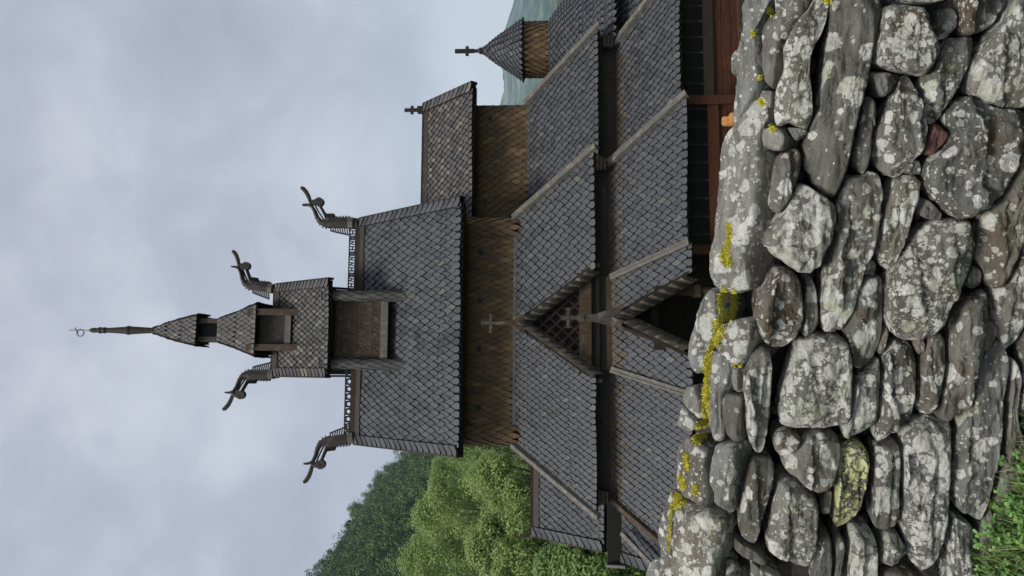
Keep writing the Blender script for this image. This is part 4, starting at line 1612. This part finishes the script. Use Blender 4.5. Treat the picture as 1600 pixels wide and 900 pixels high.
for s in ST:
    o = [tuple(float(q) for q in p.split(',')) for p in s[0].split()]
    ob = stone(o, s[1], s[2], s[3], s[4], s[5] if len(s) > 5 else 'stone')
    if len(s) > 5:
        ob['label'] = {'red_stone': 'small reddish brick-like stone', 'yellow_stone': 'stone covered in yellow-green lichen', 'orange_stone': 'small stone with orange face on the wall top'}[s[5]]

# small packing stones sunk in the joints, and the dark heart of the wall
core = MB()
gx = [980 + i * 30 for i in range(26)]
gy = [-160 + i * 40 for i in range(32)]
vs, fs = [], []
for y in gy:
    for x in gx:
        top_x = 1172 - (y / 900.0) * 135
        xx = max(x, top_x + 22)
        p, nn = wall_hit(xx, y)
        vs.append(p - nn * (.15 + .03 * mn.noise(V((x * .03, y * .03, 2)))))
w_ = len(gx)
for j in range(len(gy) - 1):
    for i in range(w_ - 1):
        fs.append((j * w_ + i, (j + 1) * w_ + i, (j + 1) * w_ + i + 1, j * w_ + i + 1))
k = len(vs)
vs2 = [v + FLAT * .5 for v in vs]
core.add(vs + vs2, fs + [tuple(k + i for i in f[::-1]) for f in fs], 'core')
o = core.build('wall_core')
o.parent = wall
o.matrix_parent_inverse = W_INV
fill = MB()
for k_ in range(150):
    x, y = rnd.uniform(1180, 1590), rnd.uniform(10, 890)
    p, nn = wall_hit(x, y)
    sx, sy = rnd.uniform(.02, .05), rnd.uniform(.012, .028)
    c = p - nn * rnd.uniform(.085, .13)
    ux, uz = RIGHT, Z
    vs, fs = [], []
    for i in range(6):
        th = math.pi * (i + .0) / 5
        for j in range(9):
            ph = 2 * math.pi * j / 9
            d = ux * (math.sin(th) * math.cos(ph) * sx) + uz * (math.sin(th) * math.sin(ph) * sy) + nn * (math.cos(th) * sy * 1.2)
            d *= 1 + .35 * mn.noise(V((k_ * 3.1 + math.cos(ph) * 2, math.sin(ph) * 2, th * 2)))
            vs.append(c + d)
    for i in range(5):
        for j in range(9):
            fs.append((i * 9 + j, i * 9 + (j + 1) % 9, (i + 1) * 9 + (j + 1) % 9, (i + 1) * 9 + j))
    fill.add(vs, fs, 'stone')
o = fill.build('packing_stones', None, True)
o.parent = wall
o.matrix_parent_inverse = W_INV
o['kind'] = 'stuff'
o.color = (.15, .3, .2, 1)

# yellow moss along the wall top
from mathutils.bvhtree import BVHTree
bpy.context.view_layer.update()
dg = bpy.context.evaluated_depsgraph_get()
bv, bf, off = [], [], 0
for ch in wall.children:
    if ch.type == 'MESH' and ch.name.startswith('stone'):
        mw = ch.matrix_world
        bv += [mw @ v.co for v in ch.data.vertices]
        bf += [[off + i for i in p.vertices] for p in ch.data.polygons]
        off += len(ch.data.vertices)
tree = BVHTree.FromPolygons(bv, bf)
ms = MB()
paths = [([(1139, 350), (1140, 372), (1136, 385)], 3, 240), ([(1134, 392), (1134, 404), (1137, 412)], 6, 420), ([(1132, 452), (1129, 462), (1124, 470)], 4, 200),
         ([(1146, 456), (1146, 480), (1142, 498), (1132, 496), (1125, 478)], 4, 520), ([(1121, 502), (1124, 520), (1118, 535)], 6, 420),
         ([(1116, 535), (1108, 550), (1105, 570), (1103, 590), (1103, 615), (1102, 640), (1104, 660), (1098, 680)], 4.5, 1500),
         ([(1094, 664), (1088, 690), (1092, 684)], 5, 320), ([(1072, 712), (1074, 735)], 3, 160), ([(1064, 745), (1068, 762)], 3.5, 220),
         ([(1086, 758), (1087, 772)], 3, 120), ([(1056, 775), (1066, 785), (1052, 790)], 5, 420), ([(1050, 795), (1048, 812), (1044, 860)], 2, 150), ([(1201, 14), (1205, 22)], 3, 140), ([(1288, -2), (1296, 2)], 4, 200),
         ([(1187, 157), (1193, 163)], 3, 110), ([(1186, 124), (1188, 120)], 2, 60), ([(1176, 50), (1177, 56)], 2, 50), ([(1205, 196), (1210, 203)], 3, 90), ([(1146, 570), (1160, 572)], 2, 70)]
for path, wd, cnt in paths:
    seg = [math.dist(path[i], path[i + 1]) for i in range(len(path) - 1)]
    for k_ in range(int(cnt * 3.2)):
        s = rnd.random() * sum(seg)
        i = 0
        while i < len(seg) - 1 and s > seg[i]:
            s -= seg[i]
            i += 1
        t_ = s / seg[i]
        x = path[i][0] + (path[i + 1][0] - path[i][0]) * t_ + rnd.gauss(0, wd * .62)
        y = path[i][1] + (path[i + 1][1] - path[i][1]) * t_ + rnd.gauss(0, wd * .62)
        d = ray(x, y).normalized()
        hit = tree.ray_cast(EYE, d)
        if hit[0] is None or hit[3] > 4:
            continue
        p, n_ = hit[0], hit[1]
        if n_.dot(d) > 0:
            n_ = -n_
        h = rnd.uniform(.0015, .006)
        a = n_.orthogonal().normalized()
        a = Matrix.Rotation(rnd.random() * 6.28, 3, n_) @ a
        b2 = n_.cross(a)
        lean = (a * rnd.uniform(-.6, .6) + b2 * rnd.uniform(-.6, .6)) * h
        wv = rnd.uniform(.0013, .003)
        ms.add([p - n_ * .002 + a * wv, p - n_ * .002 - a * wv, p + n_ * h * .6 + lean * .5 - a * wv * .8 + b2 * wv, p + n_ * h + lean, p + n_ * h * .6 + lean * .5 + a * wv * .8 + b2 * wv], [(0, 1, 2, 3, 4)], 'moss')
o = ms.build('moss')
o.parent = wall
o.matrix_parent_inverse = W_INV
o['kind'] = 'stuff'
o['label'] = 'bright yellow-green moss'

# ------------------------------------------------------------------ ground, grass, clover
def grd(x, y):
    p = V((x, y, 0))
    r, d = p.dot(RIGHT), p.dot(FLAT)
    z = .09 - .17 * max(-1.1, min(.9, r))
    if d > 2.7:
        t = min(1, (d - 2.7) / 9)
        z = z * (1 - t) + (GZ) * (t * t * (3 - 2 * t))
    far = math.hypot(x, y)
    if far > 40:
        z -= min(1.0, (far - 40) / 200) * 1.5
    return z


gm = NT('grass_ground')
co = gm.objco()
M['ground'] = gm.done(gm.mix(gm.ramp(gm.noise(co, .7, 6), [(.35, 0.0), (.65, 1.0)]), (.025, .04, .012), (.05, .075, .02)), .95, .1)
rings = [0, .6, 1.2, 1.6, 2, 2.3, 2.6, 2.9, 3.3, 4, 5, 6, 7, 8, 9, 10, 11, 12, 14, 17, 22, 30, 45, 70, 110, 180, 300, 600, 1200, 2500, 5000]
vs, fs, n = [], [], 48
for r_ in rings[1:]:
    for k in range(n):
        a = 2 * math.pi * k / n
        x, y = r_ * math.cos(a), r_ * math.sin(a)
        vs.append((x, y, grd(x, y)))
vs.append((0, 0, grd(0, 0)))
for i in range(len(rings) - 2):
    for k in range(n):
        fs.append((i * n + k, i * n + (k + 1) % n, (i + 1) * n + (k + 1) % n, (i + 1) * n + k))
for k in range(n):
    fs.append((len(vs) - 1, k, (k + 1) % n))
mb = MB()
mb.add(vs, [f[::-1] if len(f) == 4 and False else f for f in fs], 'ground')
o = mb.build('ground', None, True)
tag(o, kind='structure')

t = NT('grass_blade')
isl = t.n('ShaderNodeNewGeometry').outputs['Random Per Island']
M['blade'] = t.done(t.ramp(isl, [(0, (.05, .10, .02)), (.6, (.11, .19, .045)), (.9, (.18, .25, .08)), (1, (.36, .33, .17))]), .6, .3)
t = NT('clover_leaf')
isl = t.n('ShaderNodeNewGeometry').outputs['Random Per Island']
M['clover'] = t.done(t.ramp(isl, [(0, (.05, .12, .025)), (.5, (.09, .20, .04)), (1, (.17, .30, .08))]), .55, .3)


def front_d(r, z):
    return 2.383 - .222 * r + .12 * (z - 1.1)


gb = MB()
for k in range(4200):
    r = rnd.uniform(-1.5, .1)
    edge = front_d(r, .2) - .06
    d = edge + .04 - abs(rnd.gauss(0, .26))
    dens = min(1, max(0, (-r - .0) / .45))
    if rnd.random() > dens or d < 1.2:
        continue
    b0 = RIGHT * r + FLAT * d
    b0.z = grd(b0.x, b0.y) - .01
    h = rnd.uniform(.05, .15) * (.75 + .25 * dens)
    a = rnd.random() * 6.283
    out = V((math.cos(a), math.sin(a), 0))
    sd_ = V((-out.y, out.x, 0))
    w = rnd.uniform(.0014, .0028)
    ln = rnd.uniform(.2, 1.0)
    prev = []
    for i in range(5):
        t_ = i / 4
        c = b0 + Z * (h * (t_ - .25 * ln * t_ * t_)) + out * (h * ln * t_ * t_ * .9)
        ww = w * (1 - t_ ** 2) + .0002
        prev += [c - sd_ * ww, c + sd_ * ww]
    gb.add(prev, [(2 * i, 2 * i + 1, 2 * i + 3, 2 * i + 2) for i in range(4)], 'blade')
tag(gb.build('grass'), 'long green grass blades at the foot of the wall', 'grass', kind='stuff')
cb_ = MB()
for k in range(800):
    r = rnd.uniform(-1.5, -.15)
    edge = front_d(r, .2) - .07
    d = edge + .02 - abs(rnd.gauss(0, .22))
    if rnd.random() > min(1, max(0, (-r - .2) / .45)) or d < 1.2:
        continue
    b0 = RIGHT * r + FLAT * d
    b0.z = grd(b0.x, b0.y)
    h = rnd.uniform(.03, .11)
    top_ = b0 + Z * h + V((rnd.uniform(-.02, .02), rnd.uniform(-.02, .02), 0))
    cb_.tube([b0, top_], .0008, 'blade', 4, False)
    nrm = V((rnd.uniform(-.5, .5), rnd.uniform(-.8, .2), 1)).normalized()
    ax_ = nrm.orthogonal().normalized()
    ax_ = Matrix.Rotation(rnd.random() * 6.28, 3, nrm) @ ax_
    sz = rnd.uniform(.007, .0135)
    for q in range(3):
        u = Matrix.Rotation(q * 2.094, 3, nrm) @ ax_
        w = nrm.cross(u)
        pts = [top_, top_ + u * sz * .5 + w * sz * .45 + nrm * .001, top_ + u * sz * 1.05 + w * sz * .5 + nrm * .002, top_ + u * sz * 1.35 + w * sz * .2, top_ + u * sz * 1.25,
               top_ + u * sz * 1.35 - w * sz * .2, top_ + u * sz * 1.05 - w * sz * .5 + nrm * .002, top_ + u * sz * .5 - w * sz * .45 + nrm * .001]
        cb_.add(pts, [(0, 1, 2, 3, 4), (0, 4, 5, 6, 7)], 'clover')
tag(cb_.build('clover'), 'low clover plants growing among the grass', 'clover', kind='stuff')

# ------------------------------------------------------------------ hills, forest, trees
def leaf_mat(name, cols, trans=.45, sc=.35):
    t = NT(name)
    isl = t.n('ShaderNodeNewGeometry').outputs['Random Per Island']
    co = t.objco()
    c = t.ramp(isl, [(0, cols[0]), (.5, cols[1]), (1, cols[2])])
    oi = t.n('ShaderNodeObjectInfo')
    c = t.mix(t.ramp(t.noise(co, sc, 2), [(.42, 0.0), (.58, .8 if sc < .3 else .5)]), c, cols[3])
    t.l(c, t.b.inputs['Base Color'])
    t.b.inputs['Roughness'].default_value = .6
    t.b.inputs['Specular IOR Level'].default_value = .25
    tr = t.n('ShaderNodeBsdfTranslucent')
    t.l(c, tr.inputs['Color'])
    mx = t.n('ShaderNodeMixShader')
    mx.inputs[0].default_value = trans
    t.l(t.b.outputs[0], mx.inputs[1])
    t.l(tr.outputs[0], mx.inputs[2])
    t.l(mx.outputs[0], t.out.inputs['Surface'])
    return t.m


M['leaf_bright'] = leaf_mat('bright_green_leaves', [(.20, .27, .085), (.30, .39, .125), (.42, .52, .20), (.26, .37, .115)])
M['leaf_mid'] = leaf_mat('mid_green_leaves', [(.15, .24, .075), (.24, .34, .11), (.33, .43, .15), (.21, .32, .10)])
M['leaf_far'] = leaf_mat('forest_leaves', [(.045, .095, .022), (.095, .17, .04), (.20, .29, .07), (.022, .055, .022)], .15, .13)
M['bark'] = wood_mat('grey_bark', (.04, .035, .03), (.11, .1, .085), scale=(6, 6, 1.2))
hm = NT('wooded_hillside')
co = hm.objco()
M['hill'] = hm.done(hm.mix(hm.ramp(hm.noise(co, .03, 6), [(.45, 0.0), (.6, 1.0)]), (.010, .018, .008), (.022, .028, .018)), .95, .1)  # ground colour darkened to carry the shade between tree crowns
mm_ = NT('far_mountainside')
co = mm_.objco()
M['mountain'] = mm_.done(mm_.ramp(mm_.noise(co, .006, 8, .65), [(.40, (.004, .018, .014)), (.5, (.03, .06, .038)), (.60, (.14, .16, .11))]), .95, .1)


def leaves(centers, radii, per, size, seed, squash=.8, up=.35, jit=.42):
    """quads scattered in clumps; returns verts, faces"""
    g = np.random.default_rng(seed)
    n = len(centers)
    idx = np.repeat(np.arange(n), per)
    N = len(idx)
    d = g.normal(size=(N, 3))
    d /= np.linalg.norm(d, axis=1)[:, None] + 1e-9
    rad = g.random(N) ** .45
    off = d * (rad * radii[idx])[:, None]
    off[:, 2] *= squash
    c = centers[idx] + off
    nr = d * .9 + g.normal(size=(N, 3)) * jit
    nr[:, 2] += up
    nr /= np.linalg.norm(nr, axis=1)[:, None]
    a = np.cross(nr, g.normal(size=(N, 3)))
    a /= np.linalg.norm(a, axis=1)[:, None] + 1e-9
    b_ = np.cross(nr, a)
    s = size * (.6 + .8 * g.random(N))[:, None]
    v = np.empty((N, 4, 3))
    v[:, 0] = c + a * s
    v[:, 1] = c + b_ * s * .55
    v[:, 2] = c - a * s
    v[:, 3] = c - b_ * s * .55
    f = np.arange(N * 4).reshape(N, 4)
    return v.reshape(-1, 3), f


# wooded hill rising to the west
crest_px = [(430, 1010), (488, 902), (515, 858), (545, 812), (575, 778), (605, 742), (632, 712), (655, 688), (690, 640), (715, 600), (740, 520), (760, 420)]
ncol, nrow = 60, 26
hv = []
for i in range(ncol):
    t = i / (ncol - 1) * (len(crest_px) - 1)
    k = min(int(t), len(crest_px) - 2)
    fx = crest_px[k][0] + (crest_px[k + 1][0] - crest_px[k][0]) * (t - k)
    fy = crest_px[k][1] + (crest_px[k + 1][1] - crest_px[k][1]) * (t - k)
    top_ = PD(fx, fy, 420 + 6 * i)
    top_.z -= 3.2
    bx = PD(960, fy, 105)
    bx.z = -6.5
    for j in range(nrow):
        s = j / (nrow - 4)
        if s <= 1:
            p = bx.lerp(top_, s)
            p.z = -6.5 + (top_.z + 6.5) * (s ** 1.18) + 3.5 * mn.noise(V((p.x * .03, p.y * .03, 1))) * math.sin(math.pi * min(s, 1))
        else:
            p = top_ + (top_ - bx) * (s - 1)
            p.z = top_.z - (s - 1) * 90
        hv.append(p)
hf = [(i * nrow + j, (i + 1) * nrow + j, (i + 1) * nrow + j + 1, i * nrow + j + 1) for i in range(ncol - 1) for j in range(nrow - 1)]
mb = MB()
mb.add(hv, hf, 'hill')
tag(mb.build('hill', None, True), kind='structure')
g = np.random.default_rng(5)
cen, rad = [], []
HV = np.array([tuple(v) for v in hv]).reshape(ncol, nrow, 3)
for k in range(1900):
    u, s = g.random() * (ncol - 2) * .80, g.random() ** .85 * (nrow - 4)
    i, j = int(u), min(int(s), nrow - 5)
    p = HV[i, j] * (1 - (u - i)) * (1 - (s - j)) + HV[i + 1, j] * (u - i) * (1 - (s - j)) + HV[i, j + 1] * (1 - (u - i)) * (s - j) + HV[i + 1, j + 1] * (u - i) * (s - j)
    dist = math.hypot(p[0], p[1])
    rr = g.uniform(1.8, 3.9) * (.75 + dist / 900)
    hgt = rr * g.uniform(.5, 2.2)
    if mn.noise(V((p[0] * .02, p[1] * .02, p[2] * .035))) > .36:
        continue
    cen.append((p[0], p[1], p[2] + hgt))
    rad.append(rr)
    if g.random() < .6:
        cen.append((p[0] + g.normal() * rr * .5, p[1] + g.normal() * rr * .5, p[2] + hgt + rr * g.uniform(.3, .8)))
        rad.append(rr * .6)
v, f = leaves(np.array(cen), np.array(rad), 110, .5, 3, 1.15, .35, .25)
tag(np_obj('hillside_forest', v, f, M['leaf_far']), 'dense dark green forest covering the hillside left of the church', 'forest', kind='stuff')

# far mountains
def ridge(name, px, dist, depth, seed, n=70, lift=0.0, mat='mountain'):
    vs, rows = [], 14
    for i in range(n):
        t = i / (n - 1) * (len(px) - 1)
        k = min(int(t), len(px) - 2)
        s = t - k
        fx = px[k][0] + (px[k + 1][0] - px[k][0]) * s
        fy = px[k][1] + (px[k + 1][1] - px[k][1]) * (t - k)
        tp = PD(fx, fy, dist)
        bt = PD(900, fy, dist - depth)
        bt.z = -8
        for j in range(rows):
            q = j / (rows - 3)
            if q <= 1:
                p = bt.lerp(tp, q)
                p.z = -8 + (tp.z + 8) * q ** .9
                p.z += dist * .006 * mn.fractal(V((p.x / dist * 9, p.y / dist * 9, seed)), .7, 2.1, 4) * math.sin(math.pi * q)
                if q == 1:
                    p.z += dist * .0016 * mn.fractal(V((i * .35, seed, 0)), .7, 2.1, 3)
            else:
                p = tp + FLAT * (depth * (q - 1) * 2)
                p.z = tp.z * (1 - (q - 1) * 2)
            vs.append(p)
    fs = [(i * rows + j, (i + 1) * rows + j, (i + 1) * rows + j + 1, i * rows + j + 1) for i in range(n - 1) for j in range(rows - 1)]
    mb = MB()
    mb.add(vs, fs, mat)
    return tag(mb.build(name, None, True), kind='structure')


ridge('mountain', [(870, 420), (800, 300), (772, 200), (782, 160), (788, 140), (785, 110), (784, 60), (802, 5), (815, -90), (800, -260)], 4300, 1900, 3.0)
#ridge('mountain', [(560, 1050), (575, 900), (590, 800), (600, 745), (612, 705), (640, 660), (690, 560), (760, 400)], 1750, 700, 8.0)

# individual trees beyond the church
def make_tree(base, height, crown_r, seed, label, mat, nclump=90, per=560, size=.112):
    r2 = random.Random(seed)
    root = empty('deciduous_tree', base)
    tag(root, label, 'tree', 'green trees beyond the church')
    mb = MB()
    b0 = V(base)
    lean = V((r2.uniform(-.05, .05), r2.uniform(-.05, .05), 1))
    tk = [b0 + lean * (height * .6 * i / 6) + V((r2.uniform(-.1, .1), r2.uniform(-.1, .1), 0)) * i * .4 for i in range(7)]
    mb.tube(tk, [.34 - .045 * i for i in range(7)], 'bark', 10)
    cen, rad = [], []
    for k in range(nclump):
        z = r2.random()
        zh = .16 + .82 * z
        prof = math.sin(math.pi * min(1, (z * .86 + .14)) ** .85) ** .6
        a = k * 2.39996 + r2.uniform(-.4, .4)
        rr = crown_r * prof * r2.uniform(.45, 1.05)
        c = b0 + V((math.cos(a) * rr, math.sin(a) * rr, height * zh))
        cen.append(tuple(c))
        rad.append(crown_r * r2.uniform(.24, .42) * (1.15 - .3 * z))
        if k % 3 == 0:
            st = tk[min(5, int(zh * 6))]
            mid = st.lerp(c, .5) + V((0, 0, r2.uniform(-.3, .5)))
            mb.tube([st, mid, c], [.07, .04, .015], 'bark', 6)
    tr = mb.build('trunk', None, True)
    tr.parent = root
    tr.matrix_parent_inverse = Matrix.Translation(-b0)
    v, f = leaves(np.array(cen), np.array(rad), per, size, seed, .8, .45)
    cr = np_obj('crown', v, f, M[mat])
    cr.parent = root
    cr.matrix_parent_inverse = Matrix.Translation(-b0)
    return root


def tree_at(x_top, y, dist, width_px, seed, label, mat='leaf_bright', **kw):
    base = PD(900, y, dist)
    base.z = grd(base.x, base.y)
    top_ = PD(x_top, y, dist)
    make_tree(tuple(base), top_.z - base.z, width_px / 1200 * dist, seed, label, mat, **kw)


tree_at(648, 800, 66, 88, 1, 'tallest pale green leafy tree, crown reaching high above the west porch ridge')
tree_at(628, 880, 78, 84, 2, 'leafy tree at the edge of the view with its top against the dark hillside')
tree_at(700, 712, 84, 70, 3, 'leafy tree seen directly beside the nave clerestory', 'leaf_mid')
tree_at(738, 860, 50, 84, 4, 'broad bright green tree just beyond the west porch finial')
tree_at(835, 900, 40, 78, 5, 'low bushy tree beneath the taller crowns near the west porch gable', 'leaf_mid')
tree_at(738, 752, 58, 70, 6, 'yellowish green tree standing close behind the ridge of the west porch roof')
tree_at(672, 735, 96, 64, 8, 'slim leafy tree between the tallest tree and the nave', 'leaf_mid')

# ------------------------------------------------------------------ haze and mist
def volume_mat(name, dens, col):
    mt = bpy.data.materials.new(name)
    mt.use_nodes = True
    nt = mt.node_tree
    nt.nodes.clear()
    out = nt.nodes.new('ShaderNodeOutputMaterial')
    vo = nt.nodes.new('ShaderNodeVolumePrincipled')
    vo.inputs['Color'].default_value = (*col, 1)
    vo.inputs['Density'].default_value = dens
    vo.inputs['Anisotropy'].default_value = 0.0
    nt.links.new(vo.outputs[0], out.inputs['Volume'])
    return mt


HAZE = True
if HAZE:
    M['haze'] = volume_mat('pale_air', .00011, (.70, .88, 1.0))
    mb = MB()
    mb.lohi((-5600, -5600, -16), (5600, 5600, 720), 'haze')
    tag(mb.build('haze'), 'pale hazy air over the valley', 'haze', kind='stuff')

# ------------------------------------------------------------------ sky and sun
SUN_EL, SUN_AZ = 59.0, 212.0       # azimuth clockwise from north (+Y)
w = bpy.data.worlds.new('World')
SC.world = w
w.use_nodes = True
nt = w.node_tree
bg = nt.nodes['Background']
sky = nt.nodes.new('ShaderNodeTexSky')
sky.sky_type = 'NISHITA'
sky.sun_disc = False
sky.sun_elevation = R(SUN_EL)
sky.sun_rotation = R(SUN_AZ)
tc = nt.nodes.new('ShaderNodeTexCoord')
mp = nt.nodes.new('ShaderNodeMapping')
mp.inputs['Scale'].default_value = (1.0, 1.0, 1.35)
mp.inputs['Location'].default_value = (9.26, 7.47, 2.77)
nt.links.new(tc.outputs['Generated'], mp.inputs['Vector'])


def nz(scale, detail, rough, dist):
    n_ = nt.nodes.new('ShaderNodeTexNoise')
    n_.inputs['Scale'].default_value = scale
    n_.inputs['Detail'].default_value = detail
    n_.inputs['Roughness'].default_value = rough
    n_.inputs['Distortion'].default_value = dist
    nt.links.new(mp.outputs[0], n_.inputs['Vector'])
    return n_.outputs['Fac']


def mth(op, a, b_):
    n_ = nt.nodes.new('ShaderNodeMath')
    n_.operation = op
    for i, q in enumerate((a, b_)):
        if isinstance(q, (int, float)):
            n_.inputs[i].default_value = q
        else:
            nt.links.new(q, n_.inputs[i])
    return n_.outputs[0]


fac = mth('ADD', mth('MULTIPLY', nz(2.1, 3, .5, .15), .62), mth('MULTIPLY', nz(5.5, 8, .58, .25), .38))
sxyz = nt.nodes.new('ShaderNodeSeparateXYZ')
nt.links.new(tc.outputs['Generated'], sxyz.inputs[0])
lowband = nt.nodes.new('ShaderNodeMapRange')        # cloud thins towards the horizon
nt.links.new(sxyz.outputs['Z'], lowband.inputs['Value'])
lowband.inputs['From Min'].default_value = .12
lowband.inputs['From Max'].default_value = .42
lowband.inputs['To Min'].default_value = .085
lowband.inputs['To Max'].default_value = 0.0
fac = mth('ADD', fac, lowband.outputs[0])
rp = nt.nodes.new('ShaderNodeValToRGB')
cr = rp.color_ramp
for i, (p, c) in enumerate([(.39, (1.66, 1.74, 2.1)), (.5, (2.05, 2.13, 2.52)), (.62, (2.85, 2.93, 3.28))]):
    if i > 1:
        cr.elements.new(p)
    cr.elements[i].position = p
    cr.elements[i].color = (*c, 1)
nt.links.new(fac, rp.inputs['Fac'])
mix = nt.nodes.new('ShaderNodeMix')
mix.data_type = 'RGBA'
mix.inputs[0].default_value = .95
nt.links.new(sky.outputs[0], mix.inputs[6])
nt.links.new(rp.outputs[0], mix.inputs[7])
nt.links.new(mix.outputs[2], bg.inputs['Color'])
bg.inputs['Strength'].default_value = .1

sl = bpy.data.lights.new('sun', 'SUN')
sl.energy = 1.5
sl.angle = R(18)
sl.color = (1, .96, .9)
so = bpy.data.objects.new('sun', sl)
COL.objects.link(so)
az_ = R(SUN_AZ)
sdir = V((math.sin(az_) * math.cos(R(SUN_EL)), math.cos(az_) * math.cos(R(SUN_EL)), math.sin(R(SUN_EL))))
so.rotation_euler = (-sdir).to_track_quat('-Z', 'Y').to_euler()
so.location = (0, -5, 30)

SC.view_settings.view_transform = 'Standard'
SC.view_settings.look = 'None'
SC.view_settings.exposure = 1.25
SC.view_settings.gamma = 1
SC.render.engine = 'CYCLES'
SC.cycles.max_bounces = 6
SC.cycles.volume_bounces = 2
SC.cycles.use_denoising = True
